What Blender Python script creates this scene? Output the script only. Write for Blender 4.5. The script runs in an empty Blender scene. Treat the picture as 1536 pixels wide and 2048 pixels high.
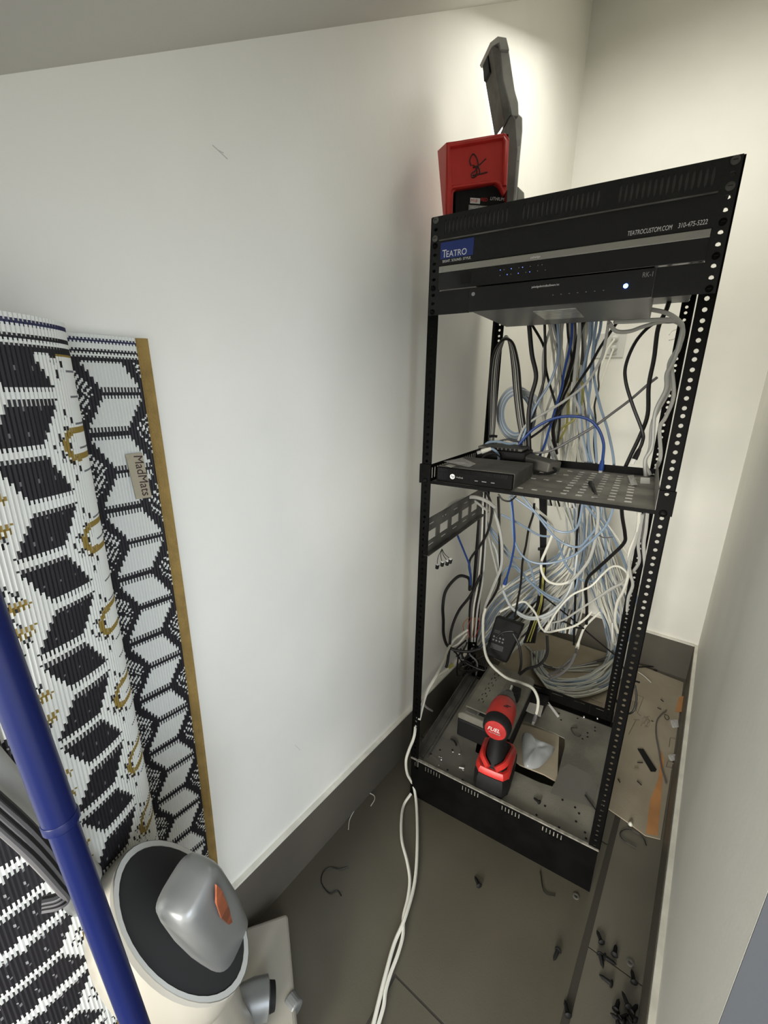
import bpy, math, random
from mathutils import Matrix, Vector
random.seed(7)
S = bpy.context.scene
COL = S.collection
# ---------------------------------------------------------------- camera, light, exposure
U = .04445
TH = math.atan(.113)                      # the rack stands turned by this angle in the room
RK = Matrix.Translation((0, 0, 33*U)) @ Matrix.Rotation(TH, 4, 'Z')   # rack coordinates (z = 0 at the top of the top panel)
FPX = 850.3157
CAMR = Vector((.425611, -.875525, -.323178))
WC = Matrix(((0.8538009, 0.5204352, 0.0130825), (0.1566885, -0.2329288, -0.9597879), (-0.4964601, 0.8215177, -0.2804211)))
CAM = RK @ CAMR
cd = bpy.data.cameras.new('camera'); cam = bpy.data.objects.new('camera', cd); COL.objects.link(cam)
cd.sensor_fit = 'VERTICAL'; cd.sensor_height = 36; cd.lens = 36*FPX/2048
cd.clip_start = .01
rot = RK.to_3x3() @ WC.transposed() @ Matrix(((1, 0, 0), (0, -1, 0), (0, 0, -1)))
cam.matrix_world = Matrix.Translation(CAM) @ rot.to_4x4()
S.camera = cam
S.view_settings.view_transform = 'Standard'; S.view_settings.look = 'None'
S.view_settings.gamma = 1; S.view_settings.exposure = 1.72
S.view_settings.use_curve_mapping = False
LED_STRENGTH = 1.0
w = bpy.data.worlds.new('world'); S.world = w; w.use_nodes = True
w.node_tree.nodes['Background'].inputs[0].default_value = (.98, .985, .97, 1)
w.node_tree.nodes['Background'].inputs[1].default_value = .62
def area(name, loc, tgt, size, power, col):
    l = bpy.data.lights.new(name, 'AREA'); l.shape = 'RECTANGLE'; l.size, l.size_y = size; l.energy = power; l.color = col
    o = bpy.data.objects.new(name, l); COL.objects.link(o); o.location = loc
    o.rotation_euler = (Vector(tgt)-Vector(loc)).to_track_quat('-Z', 'Y').to_euler(); return o
area('doorway_daylight', (2.1, -1.35, 1.35), (-.1, -.5, .55), (.9, 1.1), 7, (.72, .84, 1))
area('room_light', (.62, -4.3, 1.2), (.3, .6, .8), (1.5, 1.0), 78, (1, .965, .89))
area('back_fill', (.27, .50, 2.06), (.27, .9, 1.0), (.55, .5), 1.45, (1, .975, .91))  # unseen soft fill, added overhead to brighten the back of the alcove

# ---------------------------------------------------------------- materials
def mat(name, col, rough=.5, metal=0, spec=.5, bump=0, bscale=200, var=0, vscale=8, emit=None, alpha=1, trans=0, col2=None, coat=0, det=3):
    m = bpy.data.materials.new(name); m.use_nodes = True
    nt = m.node_tree; b = nt.nodes['Principled BSDF']
    b.inputs['Base Color'].default_value = (*col, 1); b.inputs['Roughness'].default_value = rough
    b.inputs['Metallic'].default_value = metal; b.inputs['Specular IOR Level'].default_value = spec
    b.inputs['Coat Weight'].default_value = coat
    b.inputs['Alpha'].default_value = alpha; b.inputs['Transmission Weight'].default_value = trans
    if emit:
        b.inputs['Emission Color'].default_value = (*emit[0], 1); b.inputs['Emission Strength'].default_value = emit[1]
    tc = nt.nodes.new('ShaderNodeTexCoord')
    if var or col2:
        n = nt.nodes.new('ShaderNodeTexNoise'); n.inputs['Scale'].default_value = vscale; n.inputs['Detail'].default_value = det
        nt.links.new(tc.outputs['Object'], n.inputs['Vector'])
        r = nt.nodes.new('ShaderNodeValToRGB'); r.color_ramp.elements[0].position = .36; r.color_ramp.elements[1].position = .64
        c2 = col2 or tuple(min(1, c*(1+var)) for c in col)
        c1 = col if col2 else tuple(c*(1-var) for c in col)
        r.color_ramp.elements[0].color = (*c1, 1); r.color_ramp.elements[1].color = (*c2, 1)
        nt.links.new(n.outputs['Fac'], r.inputs[0]); nt.links.new(r.outputs[0], b.inputs['Base Color'])
    if bump:
        n = nt.nodes.new('ShaderNodeTexNoise'); n.inputs['Scale'].default_value = bscale; n.inputs['Detail'].default_value = 4
        nt.links.new(tc.outputs['Object'], n.inputs['Vector'])
        bp = nt.nodes.new('ShaderNodeBump'); bp.inputs['Strength'].default_value = bump; bp.inputs['Distance'].default_value = .002
        nt.links.new(n.outputs['Fac'], bp.inputs['Height']); nt.links.new(bp.outputs[0], b.inputs['Normal'])
    return m
M = dict(
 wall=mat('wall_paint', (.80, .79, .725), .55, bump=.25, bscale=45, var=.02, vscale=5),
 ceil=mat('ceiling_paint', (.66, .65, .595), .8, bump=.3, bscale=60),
 jamb=mat('grey_paint', (.052, .056, .062), .6, bump=.1, spec=.2),
 tile=mat('floor_tile', (.083, .075, .054), .42, bump=.08, bscale=300, var=.08, vscale=4),
 grout=mat('grout', (.04, .035, .027), .9),
 basetile=mat('skirting_tile', (.095, .086, .068), .45, bump=.08, var=.08, vscale=6),
 caulk=mat('white_caulk', (.72, .70, .62), .6, var=.1, vscale=20),
 black=mat('black_steel', (.0025, .0025, .0023), .55, spec=.07, bump=.1, bscale=500, var=.3, vscale=20),
 panel=mat('black_powder_coat', (.011, .011, .0105), .5, spec=.3, bump=.2, bscale=700),
 gloss=mat('gloss_black', (.006, .006, .007), .12),
 dustblack=mat('dusty_black_metal', (.05, .048, .042), .6, col2=(.12, .115, .10), vscale=14, bump=.1),
 dust=mat('dusty_tray_metal', (.10, .096, .078), .75, col2=(.20, .19, .155), vscale=7, bump=.25, bscale=300),
 dustlip_slotlight=mat('dusty_edge_and_slot_light', (.20, .19, .16), .8, var=.35, vscale=60),  # dust of the edges, and the light painted behind the base slots
 ups=mat('dusty_plastic', (.12, .115, .09), .8, col2=(.20, .19, .155), vscale=12, bump=.2),
 shelf=mat('dusty_shelf_metal', (.21, .20, .175), .6, col2=(.36, .345, .305), vscale=16, bump=.15),
 grey=mat('grey_metal_underside', (.13, .13, .13), .4, metal=.5),
 silver=mat('silver_strip', (.36, .35, .31), .35, metal=.6),
 chrome=mat('chrome', (.75, .75, .73), .2, metal=1),
 blue=mat('blue_sticker', (.012, .03, .17), .5),
 white=mat('white_print', (.72, .72, .70), .6),
 grprint=mat('grey_print', (.30, .30, .29), .6),
 redprint=mat('red_print', (.6, .02, .02), .6),
 ink=mat('marker_ink', (.03, .008, .008), .6),
 red=mat('red_plastic', (.50, .024, .018), .42, bump=.1, bscale=900, var=.06, vscale=30),
 darkred=mat('dark_red_plastic', (.36, .016, .014), .5, var=.2, vscale=30),
 rubber=mat('black_rubber', (.007, .007, .007), .65, spec=.25, bump=.2, bscale=600),
 tooldark=mat('dusty_grey_plastic', (.075, .075, .065), .7, col2=(.14, .14, .125), vscale=25),
 toolgrey=mat('grey_plastic', (.32, .32, .30), .6, col2=(.42, .42, .39), vscale=25),
 led=mat('led_glow', (.9, .9, .9), .5, emit=((1, .96, .87), LED_STRENGTH)),
 bluelight=mat('blue_led', (.05, .1, 1), .4, emit=((.03, .12, 1), 14)),
 bluecore=mat('blue_led_core', (.4, .6, 1), .4, emit=((.35, .6, 1), 25)),
 indigo=mat('indicator_led', (.1, .15, .9), .4, emit=((.15, .25, 1), .8)),
 plate=mat('white_outlet_plastic', (.62, .62, .58), .45),
 cwhite=mat('white_cable_jacket', (.66, .65, .57), .42),
 cgrey=mat('grey_cable_jacket', (.40, .40, .37), .45),
 clight=mat('pale_blue_cable_jacket', (.48, .51, .51), .42),
 cblue=mat('light_blue_cable_jacket', (.21, .28, .37), .42),
 cdeep=mat('deep_blue_cable_jacket', (.012, .045, .20), .42),
 cblack=mat('black_cable_jacket', (.008, .0075, .0075), .45, spec=.3),
 cdgrey=mat('dark_grey_cable_jacket', (.11, .105, .105), .5),
 cyellow=mat('yellow_cable_jacket', (.30, .28, .07), .45),
 cred=mat('red_wire', (.25, .03, .02), .5), copper=mat('copper_wire', (.42, .2, .1), .4, metal=.5),
 clear=mat('clear_plastic', (.8, .8, .78), .12, alpha=.42),
 bag=mat('dusty_plastic_bag', (.42, .44, .45), .25, alpha=.62, bump=.6, bscale=60),
 wrap=mat('plastic_wrap', (.50, .52, .58), .16, alpha=.7, bump=.5, bscale=50),
 card=mat('cardboard', (.30, .255, .185), .85, col2=(.37, .32, .235), vscale=6, bump=.15),
 orange=mat('orange_cardboard', (.50, .24, .09), .8, var=.12, vscale=14),
 marks=mat('printed_marks', (.17, .145, .11), .9),
 paper=mat('paper_label', (.48, .46, .41), .7, var=.06, vscale=60),
 tan=mat('tan_fabric', (.36, .32, .23), .9, bump=.5, bscale=900),
 gold=mat('gold_binding', (.27, .175, .05), .85, bump=.8, bscale=500, var=.15, vscale=40),
 vwhite=mat('off_white_plastic', (.33, .31, .26), .32, var=.03, vscale=6),
 vsilver=mat('silver_plastic', (.20, .205, .20), .32, metal=.3, var=.05, vscale=10),
 vdark=mat('smoked_plastic', (.008, .0085, .008), .35, spec=.12),
 vring=mat('satin_chrome', (.24, .24, .22), .4, metal=.7),
 vbadge=mat('orange_badge', (.22, .06, .025), .4, var=.4, vscale=60),
 greyhandle=mat('light_grey_plastic', (.38, .38, .36), .5),
 pole=mat('blue_painted_metal', (.004, .009, .065), .36, spec=.25),
)
def rug_mat():
    m = bpy.data.materials.new('woven_rug'); m.use_nodes = True; nt = m.node_tree; b = nt.nodes['Principled BSDF']
    a = nt.nodes.new('ShaderNodeVertexColor'); a.layer_name = 'weave'
    nt.links.new(a.outputs[0], b.inputs['Base Color']); b.inputs['Roughness'].default_value = .6; b.inputs['Specular IOR Level'].default_value = .3
    return m
M['rug'] = rug_mat()

# ---------------------------------------------------------------- helpers
WM = {}                                   # world matrix of each parent
class MB:
    def __init__(s, X=None): s.v = []; s.f = []; s.X = X or Matrix()
    def p(s, co): s.v.append(s.X @ Vector(co)); return len(s.v)-1
    def quad(s, a, b, c, d): i = [s.p(x) for x in (a, b, c, d)]; s.f.append(i)
    def poly(s, pts): s.f.append([s.p(x) for x in pts])
    def box(s, lo, hi):
        x0, y0, z0 = lo; x1, y1, z1 = hi
        i = [s.p(c) for c in ((x0,y0,z0),(x1,y0,z0),(x1,y1,z0),(x0,y1,z0),(x0,y0,z1),(x1,y0,z1),(x1,y1,z1),(x0,y1,z1))]
        for q in ((3,2,1,0),(4,5,6,7),(0,1,5,4),(1,2,6,5),(2,3,7,6),(3,0,4,7)): s.f.append([i[k] for k in q])
        return s
    def prism(s, pts, ext):
        """polygon pts (3D) extruded by vector ext"""
        ext = Vector(ext); n = len(pts)
        a = [s.p(q) for q in pts]; b = [s.p(Vector(q)+ext) for q in pts]
        s.f.append(a[::-1]); s.f.append(b)
        for k in range(n): s.f.append([a[k], a[(k+1) % n], b[(k+1) % n], b[k]])
        return s
    def loft(s, rings, cap=True, closed=True):
        idx = [[s.p(q) for q in r] for r in rings]
        n = len(rings[0])
        for a, b in zip(idx, idx[1:]):
            for k in range(n if closed else n-1): s.f.append([a[k], a[(k+1) % n], b[(k+1) % n], b[k]])
        if cap: s.f.append(idx[0][::-1]); s.f.append(idx[-1])
        return s
    def cyl(s, a, b, r, r2=None, n=16):
        a, b = Vector(a), Vector(b); d = (b-a).normalized(); e = d.orthogonal().normalized(); g = d.cross(e)
        r2 = r if r2 is None else r2
        R = lambda c, q: [c+(e*math.cos(t*math.tau/n)+g*math.sin(t*math.tau/n))*q for t in range(n)]
        return s.loft([R(a, r), R(b, r2)])
    def rev(s, a, d, prof, n=24, e=None, squash=1):
        """profile [(offset along d, radius)] turned about the axis a + t*d"""
        a, d = Vector(a), Vector(d).normalized(); e = (Vector(e).normalized() if e else d.orthogonal().normalized()); g = d.cross(e)
        return s.loft([[a+d*o+(e*math.cos(t*math.tau/n)+g*squash*math.sin(t*math.tau/n))*q for t in range(n)] for o, q in prof])
    def tube(s, pts, r, n=7, flat=1):
        pts = [Vector(q) for q in pts]; rings = []; e = None
        for k, q in enumerate(pts):
            t = (pts[min(k+1, len(pts)-1)]-pts[max(k-1, 0)])
            t = t.normalized() if t.length > 1e-9 else Vector((0, 0, 1))
            e = t.orthogonal().normalized() if e is None else (e-t*e.dot(t)).normalized()
            g = t.cross(e); rr = r[k] if isinstance(r, (list, tuple)) else r
            rings.append([q+(e*math.cos(j*math.tau/n)+g*flat*math.sin(j*math.tau/n))*rr for j in range(n)])
        return s.loft(rings)
    def build(s, name, m, parent=None, smooth=False, bevel=0, seg=2, base=None):
        """link as ONE mesh object; the vertices are given in world space"""
        me = bpy.data.meshes.new(name)
        if parent is not None: o0 = WM[parent.name]
        else:
            if base is None:
                n = len(s.v); base = Vector((sum(v.x for v in s.v)/n, sum(v.y for v in s.v)/n, min(v.z for v in s.v)))
            o0 = Matrix.Translation(base)
        inv = o0.inverted()
        me.from_pydata([tuple(inv @ v) for v in s.v], [], s.f)
        me.materials.append(M[m] if isinstance(m, str) else m)
        o = bpy.data.objects.new(name, me); COL.objects.link(o)
        if parent is not None: o.parent = parent; WM[o.name] = o0.copy()
        else: o.matrix_world = o0; WM[o.name] = o0
        me.update()
        if smooth:
            for f in me.polygons: f.use_smooth = True
            try: me.set_sharp_from_angle(angle=math.radians(40))
            except Exception: pass
        if bevel:
            bv = o.modifiers.new('bevel', 'BEVEL'); bv.width = bevel; bv.segments = seg; bv.limit_method = 'ANGLE'
        return o
def tag(o, label, cat, group=None, kind=None):
    o['label'] = label; o['category'] = cat
    if group: o['group'] = group
    if kind: o['kind'] = kind
    return o
def thing(name, label, cat, mtx, group=None):
    o = bpy.data.objects.new(name, None); COL.objects.link(o); o.empty_display_size = .02
    o.matrix_world = mtx; WM[o.name] = mtx.copy(); tag(o, label, cat, group); return o
def rthing(name, label, cat, loc, group=None): return thing(name, label, cat, RK @ Matrix.Translation(loc), group)
def struct(o): o['kind'] = 'structure'; return o
def ray(u, v):
    q = WC.transposed() @ Vector(((u-768)/FPX, (v-1024)/FPX, 1)); return q
def PY(u, v, y):                          # a point of the photograph, at depth y of the rack (rack coordinates)
    d = ray(u, v); return CAMR + d*((y-CAMR.y)/d.y)
def Y(u, v, y): return RK @ PY(u, v, y)
def H(u, v, h):                           # at height h above the floor (world)
    d = RK.to_3x3() @ ray(u, v); return CAM + d*((h-CAM.z)/d.z)
def WX(u, v, x):                          # on the room plane X = x
    d = RK.to_3x3() @ ray(u, v); return CAM + d*((x-CAM.x)/d.x)
def WY(u, v, y):
    d = RK.to_3x3() @ ray(u, v); return CAM + d*((y-CAM.y)/d.y)
def D(u, v, t):                           # at distance t from the eye
    d = (RK.to_3x3() @ ray(u, v)).normalized(); return CAM + d*t
def PL(u, v, pt, n):                      # on the plane through pt with normal n (world)
    d = RK.to_3x3() @ ray(u, v); return CAM + d*((Vector(pt)-CAM).dot(Vector(n))/d.dot(Vector(n)))
def spline(pts, k=6):
    pts = [Vector(p) for p in pts]
    if len(pts) < 3: return pts
    P = [2*pts[0]-pts[1]]+pts+[2*pts[-1]-pts[-2]]; out = []
    for i in range(1, len(P)-2):
        a, b, c, d = P[i-1:i+3]
        for j in range(k):
            t = j/k
            out.append(.5*((2*b)+(c-a)*t+(2*a-5*b+4*c-d)*t*t+(3*b-a-3*c+d)*t**3))
    out.append(pts[-1]); return out
def text(name, body, size, m, parent, X, align='LEFT', sx=1, shear=0, ext=.0002):
    """lettering: X maps (right, up, out) to the world"""
    c = bpy.data.curves.new(name, 'FONT'); c.body = body; c.size = size; c.extrude = ext; c.align_x = align; c.shear = shear
    o = bpy.data.objects.new(name, c); COL.objects.link(o)
    dg = bpy.context.evaluated_depsgraph_get(); me = bpy.data.meshes.new_from_object(o.evaluated_get(dg))
    bpy.data.objects.remove(o)
    mb = MB(X @ Matrix.Diagonal((sx, 1, 1, 1)))
    mb.v = [mb.X @ v.co for v in me.vertices]; mb.f = [list(f.vertices) for f in me.polygons]
    return mb.build(name, m, parent)
def RT(x, y, z):                          # lettering frame on the rack's front face
    return RK @ Matrix.Translation((x, y, z)) @ Matrix.Rotation(math.pi/2, 4, 'X')
def perf(mb, P, du, dv, dn, cells, th):
    """sheet of cells (u0,u1,v0,v1,hole) with holes; P origin, du, dv in-plane axes, dn normal"""
    P, du, dv, dn = Vector(P), Vector(du), Vector(dv), Vector(dn)
    for u0, u1, v0, v1, hole in cells:
        cu, cv = (u0+u1)/2, (v0+v1)/2
        if hole is None:
            for s_, o_ in ((0, 1), (th, -1)):
                q = [P+du*a+dv*b+dn*s_ for a, b in ((u0, v0), (u1, v0), (u1, v1), (u0, v1))]
                mb.poly(q[::o_])
            continue
        hu, hv, kind, oc = hole
        cu += oc[0]; cv += oc[1]
        outer = [(u0, v0), (cu, v0), (u1, v0), (u1, cv), (u1, v1), (cu, v1), (u0, v1), (u0, cv)]
        k = .7071 if kind == 'o' else 1
        inner = [(cu-hu*k, cv-hv*k), (cu, cv-hv), (cu+hu*k, cv-hv*k), (cu+hu, cv), (cu+hu*k, cv+hv*k), (cu, cv+hv), (cu-hu*k, cv+hv*k), (cu-hu, cv)]
        A = [[mb.p(P+du*a+dv*b+dn*s_) for a, b in outer] for s_ in (0, th)]
        B = [[mb.p(P+du*a+dv*b+dn*s_) for a, b in inner] for s_ in (0, th)]
        for i in range(8):
            j = (i+1) % 8
            mb.f.append([A[0][i], A[0][j], B[0][j], B[0][i]]); mb.f.append([A[1][j], A[1][i], B[1][i], B[1][j]])
            mb.f.append([B[0][i], B[0][j], B[1][j], B[1][i]])
    return mb
W = .4826; HX = W-.00875

# ---------------------------------------------------------------- the room
BL, BR, AB = -.1, .604, 1.145
def wallbox(name, lo, hi, m='wall'): return struct(MB().box(lo, hi).build(name, m, base=Vector((lo[0], lo[1], 0))))
wallbox('wall_left', (BL-.1, -1.9, 0), (BL, AB+.1, 2.9))
wallbox('wall_back', (BL, AB, 0), (BR+.13, AB+.1, 2.9))
wallbox('wall_right', (BR+.012, -.455, 0), (BR+.13, AB, 2.9))
mb = MB(); mb.box((BR+.0121, -.4565, 0), (BR+.75, -.4551, 2.9)); struct(mb.build('wall_front', 'jamb'))
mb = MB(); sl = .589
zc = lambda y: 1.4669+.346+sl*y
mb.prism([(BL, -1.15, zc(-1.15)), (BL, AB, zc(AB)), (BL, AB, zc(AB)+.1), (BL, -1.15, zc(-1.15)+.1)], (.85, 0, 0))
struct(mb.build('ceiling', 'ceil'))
# floor: tiles on a bed of grout
mb = MB(); g = .0025
mb.box((-.2, -2.4, -.02), (1.6, AB+.1, -.0009))
fl = struct(mb.build('floor', 'grout', base=Vector((0, 0, 0))))
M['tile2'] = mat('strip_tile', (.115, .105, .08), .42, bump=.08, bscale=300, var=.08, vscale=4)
mb = MB()
for x0, x1, y0, y1 in ((-.1, .492, -.353, .2), (-.1, .492, .2, AB), (-.1, .205, -1.6, -.348), (.205, .492, -1.6, -.353),
                       (-.1, 1.5, -2.35, -1.6), (1.1, 1.6, -1.6, AB)):
    mb.box((x0+g, y0+g, -.01), (x1-g, y1-g, 0))
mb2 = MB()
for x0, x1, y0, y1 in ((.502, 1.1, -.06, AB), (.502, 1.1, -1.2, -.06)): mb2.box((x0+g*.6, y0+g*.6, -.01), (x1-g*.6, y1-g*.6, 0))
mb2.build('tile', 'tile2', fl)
o = mb.build('tile', 'tile', fl)
BH = .152
def skirting(name, lo, hi, clo, chi):
    mb = MB(); mb.box(lo, hi); o = struct(mb.build(name, 'basetile', base=Vector((lo[0], lo[1], 0))))
    MB().box(clo, chi).build('caulk_line', 'caulk', o); return o
skirting('baseboard_left', (BL, -1.9, 0), (BL+.009, AB, BH), (BL, -1.9, BH), (BL+.011, AB, BH+.006))
skirting('baseboard_back', (BL+.009, AB-.009, 0), (BR, AB, BH+.005), (BL, AB-.011, BH+.005), (BR, AB, BH+.012))
skirting('baseboard_right', (BR, -.455, 0), (BR+.012, AB, BH), (BR+.002, -.455, BH), (BR+.014, AB, BH+.010))
# a few scratches and filler marks of the paint
mb = MB()
for a, b in (((425, 290), (455, 318)), ((436, 300), (447, 306)), ((590, 1490), (600, 1500))):
    mb.tube([WX(*a, BL+.0003), WX(*b, BL+.0003)], .0006, 4)
struct(mb.build('trim_1', mat('paint_scratch', (.55, .545, .52), .6)))

# ---------------------------------------------------------------- the rack
rack = rthing('equipment_rack', 'tall open black steel equipment rack with perforated posts standing on tiled floor', 'rack', (0, 0, -33*U))
PH = [(.25+.0)*.0254, .875*.0254, 1.5*.0254]
def post(x0, hole_x, x1, y, side_x, n0=0, n1=30, hr=.0036, depth=.03, name='post'):
    """L profile: perforated flange facing the front, solid flange running back"""
    mb = MB(RK); cells = []
    zt = -n0*U
    for n in range(n0, n1):
        for k in range(3):
            top = n*U + (0, .5625, 1.1875)[k]*.0254; bot = n*U + (.5625, 1.1875, 1.75)[k]*.0254; hz = n*U+PH[k]
            cells.append((x0, x1, -bot, -top, (hr, hr, 'o', (hole_x-(x0+x1)/2, -hz+(top+bot)/2))))
    perf(mb, (0, y, 0), (1, 0, 0), (0, 0, 1), (0, 1, 0), cells, .002)
    sx0, sx1 = side_x
    mb.box((sx0, y, -n1*U), (sx1, y+depth, -n0*U))
    return mb.build(name, 'black', rack)
post(HX-.012, HX, W+.003, 0, (W+.001, W+.003))
post(-.003, .00875, .0205, 0, (-.003, -.001))
post(.4505, .4625, .477, .46, (.475, .477), depth=-.03)
post(-.003, .0088, .0205, .46, (-.003, -.001), depth=-.03)
mb = MB(RK); mb.box((0, .004, -.006), (W, .46, -.003)); mb.build('top_plate', 'black', rack)
# base chassis
mb = MB(RK); zt, zb = -30*U, -33*U
cells = []
grp = [.045, .155, .262, .362]   # groups of short vent slots under the top edge
xs = 0
slots = []
for gx in grp:
    for k in range(6): slots.append(gx+k*.0085)
slots += [.012+k*.004 for k in range(3)]
slots.sort(); prev = 0
for sx in slots:
    if sx-.0025 > prev: cells.append((prev, sx-.0025, zt-.032, zt, None))
    cells.append((sx-.0025, sx+.0025 if sx-.0025 >= prev else prev, zt-.032, zt, (.0012, .0085, 'r', (0, -.002))))
    prev = sx+.0025
cells.append((prev, W, zt-.032, zt, None)); cells.append((0, W, zb, zt-.032, None))
perf(mb, (0, -.002, 0), (1, 0, 0), (0, 0, 1), (0, 1, 0), cells, .002)
mb.box((0, 0, zb), (.002, .47, zt)); mb.box((W-.002, 0, zb), (W, .47, zt)); mb.box((0, .468, zt-.04), (W, .47, zt-.01))
mb.build('base_chassis', 'black', rack)
MB(RK).box((.01, .0006, zt-.026), (W-.01, .0016, zt-.004)).build('slot_light_strip', 'dustlip_slotlight', rack)  # added pale strip: its colour stands in for lit floor behind the slots
MB(RK).box((-.001, -.004, zt-.0015), (W+.001, .004, zt+.002)).build('front_edge', 'dustlip_slotlight', rack, bevel=.0008)
MB(RK).box((W-.001, 0, zt-.004), (W+.0008, .46, zt+.001)).build('side_edge', 'dustlip_slotlight', rack)
# dusty top plate with a rounded cut-out
PZt = -30.2*U
mb = MB(RK)
hx0, hx1, hy0, hy1 = .140, .366, .118, .322
ang = [i*math.tau/32 for i in range(32)]
inn = []; outr = []; N = 32
for i in range(N):
    t = -math.pi*.75 + i*math.tau/N
    c, s_ = math.cos(t), math.sin(t); k = 1/max(abs(c), abs(s_))
    qx, qy = c*k, s_*k
    outr.append(((W/2)+qx*(W/2-.002), .235+qy*.233))
    rr = .90 if abs(abs(qx)-abs(qy)) < 1e-6 else 1
    inn.append(((hx0+hx1)/2+qx*rr**.5*(hx1-hx0)/2, (hy0+hy1)/2+qy*rr**.5*(hy1-hy0)/2))
for i in range(N):
    j = (i+1) % N
    for dz, od in ((0, 1), (-.002, -1)):
        q = [(*outr[i], PZt+dz), (*outr[j], PZt+dz), (*inn[j], PZt+dz), (*inn[i], PZt+dz)]
        mb.poly(q[::od])
    mb.poly([(*inn[i], PZt), (*inn[j], PZt), (*inn[j], PZt-.003), (*inn[i], PZt-.003)])
mb.build('top_tray', 'dust', rack)
wm_ = mat('wiped_metal', (.125, .122, .105), .6)
mb = MB(RK)   # clean patch where dust was wiped: a stain with a shape of its own
mb.poly([(.36, .10, PZt+.0004), (.46, .115, PZt+.0004), (.465, .19, PZt+.0004), (.44, .22, PZt+.0004), (.385, .225, PZt+.0004), (.372, .2, PZt+.0004)])
mb.build('wiped_patch', wm_, rack); mb = MB(RK)
mb.poly([(.02, .05, PZt+.0004), (.10, .03, PZt+.0004), (.125, .08, PZt+.0004), (.09, .13, PZt+.0004), (.03, .12, PZt+.0004)])
mb.build('wiped_patch', wm_, rack)
for u, v in ((1090,1612),(1073,1630),(1125,1600),(1150,1615),(1158,1627),(1152,1643),(1118,1655),(1170,1665),(1172,1677),(1118,1427),(1122,1440),(1143,1425),(1155,1437),(1190,1455),(1190,1462),(1175,1466),(1165,1478),(1175,1474),(848,1500),(868,1490),(880,1500),(905,1500),(895,1540),(925,1560),(1160,1430),(862,1508)):
    q = RK.inverted() @ H(u, v, 33*U+PZt); mb = MB(RK); mb.cyl((q.x, q.y, PZt-.001), (q.x, q.y, PZt+.0007), .0028, n=10); mb.build('tray_hole', 'rubber', rack)
mb = MB(RK)
perf(mb, (0, .462, 0), (1, 0, 0), (0, 0, 1), (0, 1, 0), [(x, x+.068, PZt, PZt+.043, (.017, .0016, 'r', (0, .012))) for x in [i*.0682+.002 for i in range(7)]], .002)
mb.box((.002, .44, PZt), (W-.002, .462, PZt+.003))
mb.build('rear_rail', 'black', rack)
mb = MB(RK)
mb.box((.008, .02, PZt), (.010, .45, PZt+.03)); mb.box((.008, .02, PZt), (.028, .45, PZt+.003))
mb.build('side_rail', 'dustblack', rack)
mb = MB(RK); mb.box((.036, .03, PZt), (.038, .44, PZt+.012)); mb.build('side_rail', 'dustblack', rack)
# lacing brace between the left posts
mb = MB(RK); cells = []
nb = 6
for i in range(nb):
    y0 = .0+i*.46/nb; y1 = y0+.46/nb; z0 = -.712
    cells.append((y0, y1, z0, z0+.028, (.016, .0018, 'r', (0, .003))))
    cells.append((y0, y1, z0+.028, z0+.055, (.026, .0125, 'r', (0, 0))))
    cells.append((y0, y1, z0+.055, z0+.088, (.014, .0018, 'r', (0, 0))))
perf(mb, (.012, 0, 0), (0, 1, 0), (0, 0, 1), (-1, 0, 0), cells, .002)
mb.box((.010, 0, -.7135), (.024, .46, -.712))
mb.build('lacing_brace', 'dustblack', rack)
# silver bolts of the posts' feet
for u, v in ((1213, 1416), (1208, 1436), (1195, 1437), (1168, 1434), (1167, 1686)):
    q = H(u, v, 33*U+PZt+.004); MB().rev(q, (0, -.4, 1), [(-.003, .0045), (.001, .0045), (.003, .003), (.0035, .001)], 10).build('bolt', 'chrome', rack, smooth=True)

def screws(par, pts, y=-.003, m='black', r=.0052):
    for x, z in pts:
        mb = MB(RK); mb.rev((x, y, z), (0, -1, 0), [(0, r), (.0015, r), (.003, r*.7), (.0036, r*.2)], 14)
        o = mb.build('screw', m, par, smooth=True)
        MB(RK).box((x-.0028, y-.0039, z-.0005), (x+.0028, y-.0035, z+.0005)).build('screw_slot', 'rubber', o)
def ear_cells(n, x0, x1, hx, open_=(0, 1, 2), hr=.0032):
    c = []
    for k in range(3):
        top = n*U+(0, .5625, 1.1875)[k]*.0254; bot = n*U+(.5625, 1.1875, 1.75)[k]*.0254; hz = n*U+PH[k]
        if k in open_: c.append((x0, x1, -bot, -top, (hr*1.35, hr, 'o', (hx-(x0+x1)/2, -hz+(top+bot)/2))))
        else: c.append((x0, x1, -bot, -top, None))
    return c
def ears(mb, n, dx=.019, side=None, ext=None, **k):
    L = ear_cells(n, 0, dx, .00875, **k); R = ear_cells(n, W-dx, W, HX, **k)
    perf(mb, (0, -.003, 0), (1, 0, 0), (0, 0, 1), (0, 1, 0), (L+R) if side is None else (L, R)[side], .0028)
# 1: vented panel
t = rthing('vent_panel', 'slotted black vent panel at the very top of the rack', 'rack panel', (0, 0, -U))
mb = MB(RK); ears(mb, 0); z0, z1 = -U+.0004, 0
cells = []; prev = .019
for g0 in (.029, .179, .331):
    for k in range(16):
        sx = g0+k*.0080
        cells.append((prev, sx-.003, z0, z1, None)); cells.append((sx-.003, sx+.003, z0, z1, (.0021, .0135, 'o', (0, .001)))); prev = sx+.003
cells.append((prev, W-.019, z0, z1, None))
perf(mb, (0, -.003, 0), (1, 0, 0), (0, 0, 1), (0, 1, 0), cells, .0014)
mb.build('panel_face', 'panel', t)
MB(RK).box((.02, .0012, z0+.001), (W-.02, .003, z1-.004)).build('backing_plate', mat('vent_backing', (.085, .083, .075), .7), t)
MB(RK).box((.018, -.0055, z0), (W-.022, -.003, z0+.0022)).build('bottom_lip', 'dustblack', t)
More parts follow.
